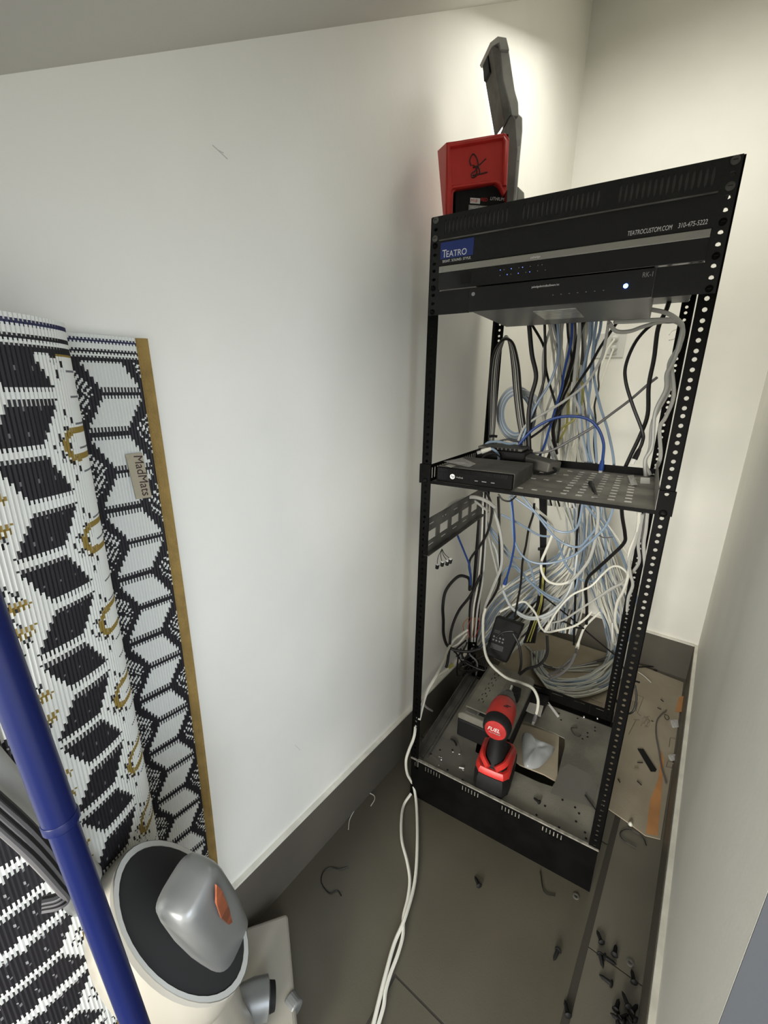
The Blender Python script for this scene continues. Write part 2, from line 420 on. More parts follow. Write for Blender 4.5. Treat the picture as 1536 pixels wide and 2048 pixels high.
screws(t, [(.00875, -PH[0]), (.00875, -PH[2]), (HX, -PH[0]), (HX, -PH[2])], m='dustblack', r=.006)
# 2: blank panel with lettering
t = rthing('blank_panel', 'plain black rack panel carrying a blue square logo and a phone number', 'rack panel', (0, 0, -2*U))
mb = MB(RK); ears(mb, 1); perf(mb, (0, -.003, 0), (1, 0, 0), (0, 0, 1), (0, 1, 0), [(.019, W-.019, -2*U+.0004, -U, None)], .0025)
mb.box((.019, -.003, -2*U+.0004), (W-.019, .012, -2*U+.002))
mb.build('panel_face', 'panel', t)
MB(RK).box((.0215, -.0036, -1.72*U), (.090, -.003, -1.06*U)).build('logo_sticker', 'blue', t)
text('lettering', 'T', .0195, 'white', t, RT(.0255, -.0037, -1.66*U), sx=.8)
text('lettering', 'EATRO', .0155, 'white', t, RT(.0335, -.0037, -1.66*U), sx=.88)
text('lettering', 'SIGHT. SOUND. STYLE.', .0062, 'white', t, RT(.0265, -.0034, -1.86*U), sx=.95)
text('lettering', 'TEATROCUSTOM.COM', .0094, 'white', t, RT(.350, -.0034, -1.86*U), sx=.62, shear=.1)
text('lettering', '310-475-5222', .0094, 'white', t, RT(.418, -.0034, -1.85*U), sx=.70, shear=.1)
screws(t, [(.00875, -U-PH[0]), (HX, -U-PH[2])])
# 3: amplifier with silver strip
t = rthing('network_switch', 'black rack unit with a silver top strip and tiny indicator lights', 'rack unit', (0, 0, -3*U))
for sd in (0, 1): mb = MB(RK); ears(mb, 2, dx=.021, side=sd); mb.build('mounting_ear', 'panel', t)
zt = -2*U-.0008
MB(RK).box((.021, -.006, -3*U+.0012), (W-.021, .004, zt-.0115)).build('front_panel', 'gloss', t, bevel=.0005)
MB(RK).box((.0212, -.0066, zt-.0113), (W-.0212, .004, zt)).build('silver_strip', 'silver', t, bevel=.0005)
mb = MB(RK); mb.box((.021, .004, -3*U+.002), (W-.021, .362, -2*U-.002)); mb.build('housing', 'grey', t, bevel=.0008)
MB(RK).cyl((.0285, -.0064, zt-.0065), (.0285, -.0072, zt-.0065), .0035).build('logo_badge', 'grprint', t)
MB(RK).box((.068, -.0066, -3*U+.008), (.090, -.006, zt-.017)).build('display_window', mat('dark_window', (.0015, .0015, .0015), .1), t)
for k in range(26):
    x = .146+(k % 13)*.0068; z = -2.48*U-.009*(k//13)
    if (k*7) % 5 < 3: MB(RK).box((x, -.0064, z), (x+.0011, -.006, z+.0011)).build('indicator_light', 'indigo' if (k*5) % 3 == 0 else 'grprint', t)
text('lettering', 'SX-24P8', .0075, 'grprint', t, RT(.430, -.0068, zt-.0085), sx=.8)
text('lettering', 'pakedge', .0052, 'white', t, RT(.2, -.0068, zt-.0078))
screws(t, [(.00875, -2*U-PH[2]), (HX, -2*U-PH[2])])
# 4: half-width router between wide ears
t = rthing('rack_router', 'narrow black rack unit between blank ears with a glowing blue light', 'rack unit', (0, 0, -4*U))
for sd, cc_ in ((0, (.019, .0885, -4*U+.0004, -3*U-.0006, None)), (1, (.3995, W-.019, -4*U+.0004, -3*U-.0006, None))):
    mb = MB(RK); ears(mb, 3, dx=.019, side=sd)
    perf(mb, (0, -.003, 0), (1, 0, 0), (0, 0, 1), (0, 1, 0), [cc_], .0028)
    mb.build('mounting_ear', 'panel', t)
MB(RK).box((.0892, -.006, -4*U+.0008), (.3988, .002, -3*U-.001)).build('front_panel', mat('satin_black', (.0065, .0065, .0075), .28), t, bevel=.0006)
MB(RK).box((.092, .002, -4*U+.002), (.396, .245, -3*U-.003)).build('housing', 'grey', t, bevel=.0008)
MB(RK).box((.20, .05, -4*U+.0012), (.278, .165, -4*U+.002)).build('label', mat('foil_label', (.55, .55, .52), .3, metal=.5, col2=(.38, .38, .37), vscale=60), t)
MB(RK).cyl((.0965, -.006, -3.28*U), (.0965, -.0068, -3.28*U), .0035).build('logo_badge', 'grprint', t)
MB(RK).rev((.3595, -.006, -3.53*U), (0, -1, 0), [(0, .0036), (.0012, .003), (.0018, .001)], 12).build('power_light', 'bluelight', t)
MB(RK).rev((.3595, -.0074, -3.53*U), (0, -1, 0), [(0, .0018), (.001, .0012)], 10).build('light_core', 'bluecore', t)
text('lettering', 'pakedgedevice&software inc', .0052, 'white', t, RT(.207, -.0062, -3.28*U), sx=.8)
text('lettering', 'RK-1', .0105, 'grprint', t, RT(.381, -.0062, -3.3*U), sx=.75)
for k in range(7): MB(RK).box((.245+k*.0135, -.0064, -3.62*U), (.247+k*.0135, -.006, -3.6*U)).build('indicator_light', 'grprint', t)
screws(t, [(.00875, -3*U-PH[2]), (HX, -3*U-PH[2])])
# 5: vented shelf
t = rthing('rack_shelf', 'vented black rack shelf coated in dust, halfway down the rack', 'shelf', (0, 0, -12*U))
zs = -12*U+.006
mb = MB(RK); ny, nx = 12, 15; cells = []
for i in range(nx):
    for j in range(ny):
        x0 = .022+i*(.439/nx); x1 = x0+.439/nx; y0 = j*.37/ny; y1 = y0+.37/ny
        full = x0 > .27
        h = (.0062, .0052, 'r', (0, 0)) if (full or j in (1, 5, 8, 10)) and 0 < j < ny-1 and i < nx-1 else None
        cells.append((x0, x1, y0, y1, h))
perf(mb, (0, 0, zs), (1, 0, 0), (0, 1, 0), (0, 0, -1), cells, .0015)
mb.build('shelf_floor', 'shelf', t)
mb = MB(RK); mb.box((.02, -.004, -12*U+.0005), (.462, -.001, zs+.001)); mb.build('front_lip', 'black', t)
MB(RK).box((.02, .368, zs), (.462, .370, zs+.019)).build('rear_lip', 'black', t)
MB(RK).box((.461, 0, zs-.002), (.4625, .37, -11*U)).build('side_wall', 'shelf', t)
mb = MB(RK); cells = [(i*.37/26, (i+1)*.37/26, zs-.002, -11*U, (.0035, .0125, 'r', (0, 0))) for i in range(26)]
perf(mb, (.021, 0, 0), (0, 1, 0), (0, 0, 1), (-1, 0, 0), cells, .0015); mb.build('side_wall', 'black', t)
for cc_ in (ear_cells(11, -.006, .022, .00875, open_=()), ear_cells(11, .462, W+.005, HX, open_=(0,))):
    mb = MB(RK)
    perf(mb, (0, -.0055, 0), (1, 0, 0), (0, 0, 1), (0, 1, 0), cc_, .0055)
    mb.build('mounting_ear', 'black', t)
screws(t, [(.00875, -11*U-PH[2]), (HX, -11*U-PH[2]-.002)], y=-.006, r=.0065)
# ---------------------------------------------------------------- work light on top of the rack
n_ = (RK.to_3x3() @ Vector((.055, -.070, 0))).normalized()      # the red body faces this way
q0 = Y(905, 430, .075); back = -n_
t = thing('work_light', 'red battery work light with raised grey folding lamp arm, standing on top of the rack', 'work light', Matrix.Translation(Vector((q0.x, q0.y, 33*U-.003))))
F = lambda u, v, o=0: PL(u, v, q0+n_*o, n_)
# body shell: an arch open below
zb = 33*U-.003
def drop(p): return Vector((p.x, p.y, zb))
outer = [F(893, 285), F(1011, 265), F(1019, 275), F(1016, 395)]
foot = F(1012, 392)
arch = [F(893, 285), F(1010, 265), F(1019, 277), F(1014, 380), F(1008, 391), F(1002, 378), F(996, 370), F(990, 367), F(912, 379), F(907, 386)]
lb = F(905, 432)
poly = arch+[drop(F(906, 430)), drop(F(892, 430))]
mb = MB()
bd = back*.055
sideoff = (F(893, 285)-F(1011, 265)).normalized()
# main shell with chamfered left side running back
mb.prism(poly, back*.012)
mb.build('front_bezel', 'red', t, bevel=.0015)
ipoly = [F(906, 297, -.004), F(1000, 280, -.004), F(1005, 288, -.004), F(1003, 372, -.004), F(990, 366, -.004), F(906, 380, -.004)]
# raised frame round the sunken face
mb = MB()
fr = [(F(893, 285, .0), F(1011, 265, .0)), (F(1011, 265), F(1017, 277)), (F(1017, 277), F(1014, 375))]
mb.tube([F(900, 378, .002), F(898, 293, .002), F(1005, 274, .002), F(1012, 283, .002), F(1009, 372, .002)], .0048, 6)
mb.tube([F(901, 380, .002), F(905, 375, .002), F(990, 363, .002), F(999, 368, .002), F(1008, 388, .002)], .0036, 6)
mb.tube([F(899, 378, .002), drop(F(899, 430, .002))], .0045, 6)
mb.build('raised_rim', 'red', t, smooth=True)
lft = [Y(875, 302, .122), F(893, 285), drop(F(892, 430)), drop(Y(893, 430, .118))]
mb = MB()
ext = (Y(875, 302, .122)-F(893, 285))
A = [F(893, 285), F(1017, 268), drop(F(1016, 395)), drop(F(892, 430))]
Bk = [p+back*.085 for p in A]
Bk[0] = Y(875, 302, .125); Bk[3] = drop(Y(892, 430, .115))
mb2 = MB()
for q in ((A[0], Bk[0], Bk[1], A[1]), (A[0], A[3], Bk[3], Bk[0]), (A[1], Bk[1], Bk[2], A[2])): mb2.poly(q)
mb2.poly([Bk[0], Bk[3], Bk[2], Bk[1]])
mb2.build('body_shell', 'red', t)
# battery
mb = MB()
bq = [F(911, 383, -.010), F(1003, 366, -.010), F(1016, 380, -.010), F(1018, 410, -.010)]
mb.prism([bq[0], bq[1], bq[2], drop(bq[3]), drop(F(911, 430, -.010))], back*.06)
bat = mb.build('battery_pack', 'rubber', t, bevel=.002)
fx = (F(1011, 265)-F(893, 285)); fx.z = 0; fx.normalize()
def FT(u, v, o, roll=0):
    m = Matrix((fx, Vector((0, 0, 1)), n_)).transposed().to_4x4(); m.translation = F(u, v, o); return m
mb = MB(); a = FT(941, 405, -.0085)
MB(a).box((-.001, -.0015, 0), (.0205, .0085, .0004)).build('print_box', 'white', bat)
text('lettering', 'M18', .0085, 'redprint', bat, FT(941, 404, -.0078), sx=.95, shear=.15)
text('lettering', 'RED', .0085, 'redprint', bat, FT(961, 402, -.0083), sx=.95, shear=.15)
text('lettering', 'LITHIUM', .0085, 'white', bat, FT(980, 400, -.0083), sx=.95, shear=.15)
MB(FT(938, 418, -.0085)).box((-.001, -.002, 0), (.055, .0075, .0004)).build('print_box', 'grprint', bat)
text('lettering', 'HIGH OUTPUT', .0075, 'white', bat, FT(940, 417, -.0078), sx=.95, shear=.15)
# marker scrawl
z = lambda x, y: F(850+x/5.25, 50+y/5.25, .0008)
mb = MB()
mb.tube(spline([z(485, 1480), z(470, 1420), z(505, 1355), z(545, 1400), z(560, 1480), z(530, 1530), z(490, 1560), z(495, 1600), z(530, 1590), z(545, 1540), z(530, 1490), z(500, 1470)]), .0013, 5)
mb.tube(spline([z(505, 1500), z(570, 1470), z(640, 1405)]), .0013, 5)
mb.tube(spline([z(560, 1480), z(575, 1555), z(500, 1580), z(580, 1565), z(655, 1545)]), .0013, 5)
mb.build('marker_scrawl', 'ink', t)
# folding arm, lower part behind the body
bk = back
G = lambda u, v, o=-.02: PL(u, v, q0+n_*o, n_)
mb = MB(); lo = [G(1010, 268), G(1012, 250), G(1018, 236), G(1026, 228), G(1032, 238), G(1036, 300), G(1030, 380), drop(G(1026, 402)), drop(G(1014, 402))]
mb.prism(lo, bk*.03); mb.build('arm', 'tooldark', t, bevel=.002)
mb = MB(); r_ = [G(1024, 228, -.035), G(1038, 227, -.035), G(1046, 234, -.035), G(1046, 262, -.035), G(1041, 315, -.035), G(1036, 375, -.035), drop(G(1034, 400, -.035)), drop(G(1024, 400, -.035))]
mb.prism(r_, bk*.03); mb.build('arm_cover', 'toolgrey', t, bevel=.003)
mb = MB(); mb.prism([G(1034, 293, -.034), G(1041, 292, -.034), G(1038, 322, -.034), G(1032, 320, -.034)], bk*.02); mb.build('arm_clip', mat('clip_grey', (.5, .5, .48), .4), t)
mb = MB(); mb.prism([G(1036, 372, -.05), G(1049, 385, -.05), G(1050, 402, -.05), drop(G(1048, 410, -.05)), drop(G(1034, 410, -.05))], bk*.03); mb.build('foot', 'toolgrey', t, bevel=.002)
# lamp head
mb = MB(); hd = [G(983, 88), G(1001, 98), G(1006, 160), G(1019, 205), G(1022, 228), G(1009, 246), G(1004, 215), G(993, 150)]
mb.prism(hd, bk*.055); hdo = mb.build('lamp_head', 'tooldark', t, bevel=.0015)
mb = MB(); mb.prism([G(1000, 84, -.024), G(1015, 86, -.024), G(1018, 100, -.024), G(1030, 180, -.024), G(1037, 205, -.024), G(1038, 232, -.024), G(1024, 232, -.024), G(1018, 205, -.024), G(1006, 160, -.024), G(1000, 98, -.024)], bk*.05)
mb.build('head_back', 'toolgrey', t, bevel=.0015)
mb = MB(); mb.prism([G(980, 85, -.016), G(996, 72, -.016), G(1013, 75, -.016), G(1019, 100, -.016), G(1001, 98, -.016), G(999, 84, -.016), G(984, 92, -.016)], bk*.062)
mb.build('head_cap', 'toolgrey', t, bevel=.001)
mb = MB(); mb.prism([G(975, 112, -.04), G(981, 104, -.04), G(986, 110, -.04), G(990, 143, -.04), G(984, 147, -.04), G(978, 143, -.04)], bk*.03); mb.build('latch', 'rubber', t, bevel=.001)
q_ = [G(989, 92), G(1014, 88), G(1034, 215), G(1012, 246)]
hd_ = (RK.to_3x3() @ Vector((-.28, .96, 0))).normalized()
q_ = [p+bk*.0655 for p in q_]
MB().prism(q_, bk*.003).build('led_panel', 'led', t)

# ---------------------------------------------------------------- mini computer
zs = -12*U+.006; zk = zs+.0012
t = rthing('mini_computer', 'small dusty black desktop computer with a round logo on the rack shelf', 'computer', (.03, 0, zs))
x0, x1, y0, y1, z0, z1 = .031, .2065, .004, .178, zk, zk+.034
mb = MB(RK); mb.box((x0, y0+.008, z0), (x1, y1, z1)); mb.build('case', 'dustblack', t, bevel=.002)
mb = MB(RK); mb.box((x0+.001, y0, z0), (x1-.001, y0+.010, z1-.001)); f_ = mb.build('front_panel', 'black', t, bevel=.002)
mb = MB(RK)
for k in range(44): mb.box((x0+.006+k*.0036, y0-.0004, z1-.011), (x0+.0076+k*.0036, y0+.001, z1-.003))
for k in range(9):  mb.box((x0+.006+k*.0036, y0-.0004, z0+.005), (x0+.0076+k*.0036, y0+.001, z1-.012))
mb.build('grille', 'gloss', t)
MB(RK).cyl((x0+.041, y0-.0002, z0+.0145), (x0+.041, y0-.001, z0+.0145), .0058, n=24).build('logo_badge', 'white', t)
text('lettering', 'hp', .0085, 'gloss', t, RT(x0+.0372, y0-.0012, z0+.0125), shear=.2)
text('lettering', 'ProDesk', .0045, 'grprint', t, RT(x0+.050, y0-.0004, z0+.0125))
for k, (a, b) in enumerate(((.068, .0712), (.08, .0832), (.092, .101), (.108, .120), (.128, .138))):
    mb = MB(RK); mb.box((x0+a, y0-.0005, z0+.010), (x0+b, y0+.001, z0+.0145)); o = mb.build('port', 'gloss', t)
    if k > 1: MB(RK).box((x0+a+.001, y0-.0008, z0+.0108), (x0+b-.001, y0, z0+.0118)).build('port_tongue', 'grprint', o)
# crumpled small bag on it
def crumple(name, label, cat, pts, up, m, n=9, seed=1, amp=.006, group=None):
    """a thin crumpled film bag between four corner points (world), domed by amp"""
    R_ = random.Random(seed); a, b, c, d = [Vector(p) for p in pts]; up = Vector(up); g = []
    for i in range(n):
        for j in range(n):
            u, v = i/(n-1), j/(n-1); p = a*(1-u)*(1-v)+b*u*(1-v)+c*u*v+d*(1-u)*v
            e = math.sin(math.pi*u)*math.sin(math.pi*v)
            g.append(p+up*(.0008+e*amp*R_.uniform(.35, 1.1)) + Vector((R_.uniform(-1, 1), R_.uniform(-1, 1), 0))*amp*.35*e)
    bt = [Vector(p) for p in (a, b, c, d)]
    mb = MB()
    I = [mb.p(p) for p in g]
    for i in range(n-1):
        for j in range(n-1): mb.f.append([I[i*n+j], I[(i+1)*n+j], I[(i+1)*n+j+1], I[i*n+j+1]])
    mb.poly([p+up*.0004 for p in bt][::-1])
    o = mb.build(name, m); 
    return tag(o, label, cat, group)
RH = lambda u, v, z: H(u, v, 33*U+z)
zc_ = z1+.0006
crumple('plastic_packet', 'crumpled clear packet lying on the small desktop computer', 'packet', [RH(886, 923, zc_), RH(925, 916, zc_), RH(952, 928, zc_), RH(938, 935, zc_)], (0, 0, 1), 'clear', seed=3, amp=.004)
tag(MB().prism([RH(891, 931, zc_), RH(900, 929, zc_), RH(912, 932, zc_), RH(902, 935, zc_)], (0, 0, .0005)).build('sticker', 'paper'), 'pale oval sticker on the front left of the small computer', 'sticker')
# box-like units behind it
def obox(name, pts, up, m, par=None, bevel=.002, **k):
    return MB().prism(pts, up).build(name, m, par, bevel=bevel, **k)
zz = zs+.002
t = thing('network_router', 'flat black router box resting behind the small desktop computer', 'router', RK @ Matrix.Translation((.1, .3, zs)))
mb = MB(RK); mb.box((.035, .255, zs+.020), (.168, .345, zs+.047)); mb.build('case', 'rubber', t, bevel=.004)
mb = MB(RK); mb.box((.040, .252, zs+.049), (.160, .35, zs+.056)); mb.build('lid', 'dustblack', t, bevel=.003)
mb = MB(RK)
for k in range(8): mb.box((.065+k*.011, .2502, zs+.050), (.072+k*.011, .2535, zs+.055))
mb.build('vent', 'gloss', t)
for k in range(4): MB(RK).cyl((.05+(k % 2)*.1, .265+(k//2)*.07, zs+.0005), (.05+(k % 2)*.1, .265+(k//2)*.07, zs+.0215), .006).build('foot', 'rubber', t)
t = thing('power_adapter', 'long black power adapter leaning beside the router on the shelf', 'power adapter', RK @ Matrix.Translation((.2, .28, zs)))
X = RK @ Matrix.Translation((.197, .275, zs+.0215)) @ Matrix.Rotation(-.42, 4, 'Z') @ Matrix.Rotation(.10, 4, 'Y')
MB(X).box((-.052, -.026, -.014), (.052, .026, .014)).build('case', 'dustblack', t, bevel=.004)
MB(X).tube(spline([X.inverted() @ (RK @ Vector(q)) for q in ((.237, .25, zs+.018), (.25, .235, zs+.012), (.235, .215, zs+.006), (.205, .20, zs+.006))]), .003, 8).build('cord', 'rubber', t, smooth=True)

# ---------------------------------------------------------------- battery backup on the tray
zt_ = PZt+.0005
UX = RK @ Matrix.Translation((.074, .152, zt_)) @ Matrix.Rotation(-.02, 4, 'Z')
t = thing('battery_backup', 'dusty black battery backup block with outlets on the rack tray', 'battery backup', UX)
Lx, Ly, Lz = .158, .285, .088
mb = MB(UX); mb.box((0, 0, 0), (Lx, Ly, Lz*.72)); mb.build('lower_case', 'rubber', t, bevel=.006)
mb = MB(UX); mb.prism([(0, 0, Lz*.72), (Lx, 0, Lz*.72), (Lx, 0, Lz*.9), (Lx-.012, 0, Lz), (.012, 0, Lz), (0, 0, Lz*.9)], (0, Ly, 0)); mb.build('upper_case', 'ups', t, bevel=.004)
mb = MB(UX); mb.box((.012, .03, Lz), (.085, Ly-.02, Lz+.004)); mb.build('outlet_bank', 'ups', t, bevel=.002)
for k in range(6):
    y = .075+k*.030; mb = MB(UX)
    for dx in (-.007, .007): mb.box((.045+dx-.001, y-.005, Lz+.0035), (.045+dx+.001, y+.005, Lz+.0046))
    mb.cyl((.045, y+.010, Lz+.0035), (.045, y+.010, Lz+.0046), .0026, n=10); mb.build('outlet', 'gloss', t)
MB(UX).box((.105, .075, Lz-.001), (.145, .105, Lz+.0015)).build('switch_recess', 'gloss', t, bevel=.001)
MB(UX).box((.118, .083, Lz+.001), (.130, .097, Lz+.005)).build('power_switch', 'tooldark', t, bevel=.001)
mb = MB(UX)
for k in range(9): mb.box((.058, .018+k*.0032, Lz+.0002), (.095, .0192+k*.0032, Lz+.0012))
mb.build('vent', 'gloss', t)
MB(UX).box((.02, .012, Lz-.001), (.052, .028, Lz+.0012)).build('battery_door', 'tooldark', t, bevel=.001)
mb = MB(UX); mb.box((.112, .13, Lz), (.142, .165, Lz+.035)); o = mb.build('plug', 'rubber', t, bevel=.004)
# small modem beside it with a paper label
t = thing('modem', 'small flat black box with pale paper label beside the battery backup', 'modem', RK @ Matrix.Translation((.28, .3, zt_)))
mo = [RH(1040, 1418, zt_), RH(1083, 1432, zt_), RH(1098, 1403, zt_), RH(1058, 1392, zt_)]
MB().prism(mo, (0, 0, .022)).build('case', 'rubber', t, bevel=.002)
lp = [p+Vector((0, 0, .0223)) for p in [RH(1050, 1428, zt_+.0), RH(1080, 1440, zt_), RH(1087, 1418, zt_), RH(1055, 1408, zt_)]]
LZ = zt_+.0225
MB().prism([RH(1043, 1419, LZ), RH(1081, 1434, LZ), RH(1087, 1412, LZ), RH(1052, 1403, LZ)], (0, 0, .0004)).build('paper_label', 'paper', t)
mb = MB()
for k in range(5):
    a = RH(1050, 1419-k*2.8, LZ+.0006); b = RH(1072, 1427-k*2.8, LZ+.0006); mb.tube([a, b], .0004, 4)
mb.build('print_line', 'grprint', t)
# power brick with printed label
t = thing('power_brick', 'big black power brick with printed symbols leaning behind the battery backup', 'power brick', RK @ Matrix.Translation((.12, .5, -31*U)))
c1, c2, c3, c4 = Y(992, 1232, .50), Y(1047, 1250, .50), Y(1012, 1327, .455), Y(968, 1308, .455)
nb_ = (c2-c1).cross(c4-c1).normalized()
if nb_.dot(CAM-c1) > 0: nb_ = -nb_
MB().prism([c1, c2, c3, c4], nb_*.036).build('case', 'rubber', t, bevel=.005)
ux_ = (c2-c1).normalized(); uz_ = -nb_; uy_ = uz_.cross(ux_).normalized()
BX = Matrix((ux_, uy_, uz_)).transposed().to_4x4(); BX.translation = (c1+c4)/2+uz_*.0005
mb = MB(BX)
for i in range(4):
    for j in range(2): mb.box((.012+i*.011, -.002-j*.012, 0), (.018+i*.011, .004-j*.012, .0004))
for k in range(6): mb.box((.010, -.026-k*.0032, 0), (.055, -.0255-k*.0032+.0006, .0004))
for k in range(3): mb.box((.012, .016+k*.004, 0), (.045-k*.006, .0167+k*.004, .0004))
mb.build('label_print', mat('dim_print', (.16, .16, .16), .6), t)

# ---------------------------------------------------------------- impact driver
zp = PZt
t = thing('impact_driver', 'red and black cordless impact driver standing on its battery at the tray front', 'drill', RK @ Matrix.Translation((.225, .05, zp)))
wz = 33*U+zp
bc = [H(953, 1600, wz), H(1014, 1605, wz), H(1028, 1545, wz), H(972, 1533, wz)]
bc = [H(955, 1602, wz), H(1010, 1612, wz), H(1030, 1545, wz), H(975, 1530, wz)]
up = Vector((0, 0, 1))
hb = H(987, 1468, wz+.165); hf = H(1004, 1420, wz+.17); ax = (hf-hb).normalized(); ax.z = 0; ax.normalize()
sx_ = ax.cross(up).normalized()
base_c = H(989, 1549, wz+.005)
base_c.z = wz
DM = Matrix((sx_, ax, up)).transposed().to_4x4(); DM.translation = base_c; DM = DM @ Matrix.Scale(1.2, 4)
def sec(y0, y1, w0, z, r=.35, n=20, yc=None):
    out = []
    for k in range(n):
        a = k*math.tau/n; c, s_ = math.cos(a), math.sin(a)
        k_ = (abs(c)**(2/r)+abs(s_)**(2/r))**(-r/2) if r < 1 else 1
        out.append((c*k_*w0, (y0+y1)/2+s_*k_*(y1-y0)/2, z))
    return out
MB(DM).loft([sec(-.052, .062, .036, .001), sec(-.056, .066, .039, .006), sec(-.056, .066, .039, .036), sec(-.052, .06, .036, .046)]).build('battery_pack', 'rubber', t, smooth=True)
MB(DM).loft([sec(-.050, .058, .0375, .044), sec(-.050, .056, .0375, .054), sec(-.046, .050, .034, .060)]).build('base_shroud', 'red', t, smooth=True)
MB(DM).loft([sec(-.042, .046, .030, .058), sec(-.041, .045, .029, .0625)]).build('base_deck', 'rubber', t, smooth=True)
hz = .168
hbl = DM.inverted() @ hb
yb = -.03
MB(DM).loft([sec(-.041, .042, .028, .058, .7), sec(-.040, .040, .026, .064, .8), sec(-.030, .024, .0185, .085, .9), sec(-.026, .026, .0175, .115, 1), sec(-.028, .03, .019, .145, 1), sec(-.03, .034, .02, .165, 1)]).build('grip', 'rubber', t, smooth=True)
MB(DM).loft([sec(.018, .034, .010, .10, 1), sec(.022, .040, .010, .118, 1), sec(.02, .034, .010, .138, 1)]).build('trigger', 'darkred', t, smooth=True)
for s_ in (-1, 1):
    MB(DM).tube(spline([(s_*.030, .030, .062), (s_*.028, .0, .072), (s_*.024, -.03, .074), (s_*.008, -.046, .066)]), .0065, 8).build('red_rib', 'red', t, smooth=True)
ML = DM @ Matrix.Translation((0, 0, hz))
mb = MB(ML); mb.rev((0, -.048, 0), (0, 1, 0), [(0, .024), (.004, .028), (.018, .0295), (.022, .029)], 28, e=(1, 0, 0)); mb.build('rear_cap', 'rubber', t, smooth=True)
mb = MB(ML); mb.rev((0, -.0485, 0), (0, -1, 0), [(0, .0225), (.0012, .022), (.0016, .020)], 28, e=(1, 0, 0)); cap = mb.build('badge_disc', 'darkred', t, smooth=True)
BT = ML @ Matrix.Translation((-.0165, -.0505, -.002)) @ Matrix.Rotation(math.pi/2, 4, 'X')
text('lettering', 'FUEL', .0125, 'white', cap, BT, sx=.95, shear=.25)
text('lettering', 'MILWAUKEE', .0048, 'grprint', cap, BT @ Matrix.Translation((.003, -.006, 0)), sx=.9, shear=.25)
mb = MB(ML); mb.rev((0, -.026, 0), (0, 1, 0), [(0, .0285), (.012, .0295), (.045, .0285), (.062, .025), (.066, .022)], 28, e=(1, 0, 0)); mb.build('motor_housing', 'red', t, smooth=True)
mb = MB(ML); mb.rev((0, .040, 0), (0, 1, 0), [(0, .0235), (.008, .0225), (.022, .018), (.028, .012)], 28, e=(1, 0, 0)); mb.build('nose', 'tooldark', t, smooth=True)
mb = MB(ML); mb.rev((0, .066, 0), (0, 1, 0), [(0, .0105), (.014, .0105), (.016, .009)], 20, e=(1, 0, 0)); mb.build('chuck', 'tooldark', t, smooth=True)
mb = MB(ML); mb.rev((0, .08, 0), (0, 1, 0), [(0, .0034), (.028, .0034), (.03, .002)], 6, e=(1, 0, 0)); mb.build('bit', 'chrome', t)
mb = MB(ML)
for q in ((.004, -.004), (.008, .0)): mb.box((q[0], q[1], .0287), (q[0]+.010, q[1]+.0018, .0297))
mb.build('scratch', 'rubber', t)

# plastic bag lying in the tray cut-out
R_ = random.Random(5)
bz = wz
bp = [(1002, 1460), (1040, 1485), (1062, 1490), (1112, 1495), (1120, 1499), (1105, 1520), (1082, 1545), (1062, 1545), (1042, 1545), (1040, 1510)]
mb = MB(); cx = RH(1068, 1512, zt_)
ring = [H(u, v, wz+.004) for u, v in ((1040, 1455), (1056, 1465), (1072, 1478), (1092, 1488), (1119, 1491), (1112, 1508), (1097, 1525), (1082, 1544), (1062, 1545), (1042, 1543), (1041, 1520), (1038, 1490))]
cc = sum(ring, Vector())/len(ring)
r2 = [p.lerp(cc, .45)+Vector((R_.uniform(-.006, .006), R_.uniform(-.006, .006), (.028 if k % 2 else .008)+R_.uniform(0, .006))) for k, p in enumerate(ring)]
r3 = [p.lerp(cc, .75)+Vector((0, 0, (.012 if k % 3 else .026))) for k, p in enumerate(ring)]
r0 = [p.lerp(cc, .3)+Vector((0, 0, -.004)) for p in ring]
mb.loft([r0, ring, r2, r3])
pbag = mb.build('plastic_bag', 'bag'); sb_ = pbag.modifiers.new('smooth', 'SUBSURF'); sb_.levels = 1; sb_.render_levels = 1
for f_ in pbag.data.polygons: f_.use_smooth = True
tag(pbag, 'crumpled cloudy plastic bag over the square hole of the rack tray', 'plastic bag')
hz_ = wz-.0085
tag(MB().prism([H(u, v, hz_) for u, v in ((1000, 1440), (1118, 1470), (1114, 1566), (1088, 1551), (1040, 1532), (1003, 1502), (985, 1480))], (0, 0, .004)).build('cardboard_piece', 'card'), 'torn cardboard piece just under the square hole of the rack tray', 'cardboard')
# bits in the tray
def bit(name, label, cat, pts, r, m, group=None, flat=1, n=5, k=4):
    return tag(MB().tube(spline(pts, k), r, n, flat).build(name, m), label, cat, group)
TZ = 33*U+PZt+.001
bit('wire_offcut', 'bent dark wire loop right of the square hole in the rack tray', 'wire', [H(u, v, TZ+.0015) for u, v in ((1155, 1456), (1142, 1456), (1148, 1468), (1158, 1473), (1162, 1470))], .0009, 'rubber')
bit('wire_offcut', 'short straight black offcut near the right front post in the tray', 'wire', [H(u, v, TZ+.002) for u, v in ((1170, 1590), (1180, 1604), (1191, 1619))], .0016, 'rubber')
bit('wire_offcut', 'curved black rubber scrap left of the battery backup in the tray', 'scrap', [H(u, v, TZ+.002) for u, v in ((901, 1478), (909, 1483), (913, 1491))], .0026, 'rubber', flat=.5)
bit('wire_offcut', 'bright silver sliver in front of the battery backup on the tray', 'scrap', [H(u, v, TZ+.002) for u, v in ((918, 1535), (928, 1537))], .0018, 'white', flat=.4)
bit('cable_tie', 'clear flat strip lying behind the square hole on the tray', 'cable tie', [H(u, v, TZ+.001) for u, v in ((1095, 1405), (1105, 1418), (1117, 1434))], .004, 'clear', flat=.15, n=6)
R_ = random.Random(11)
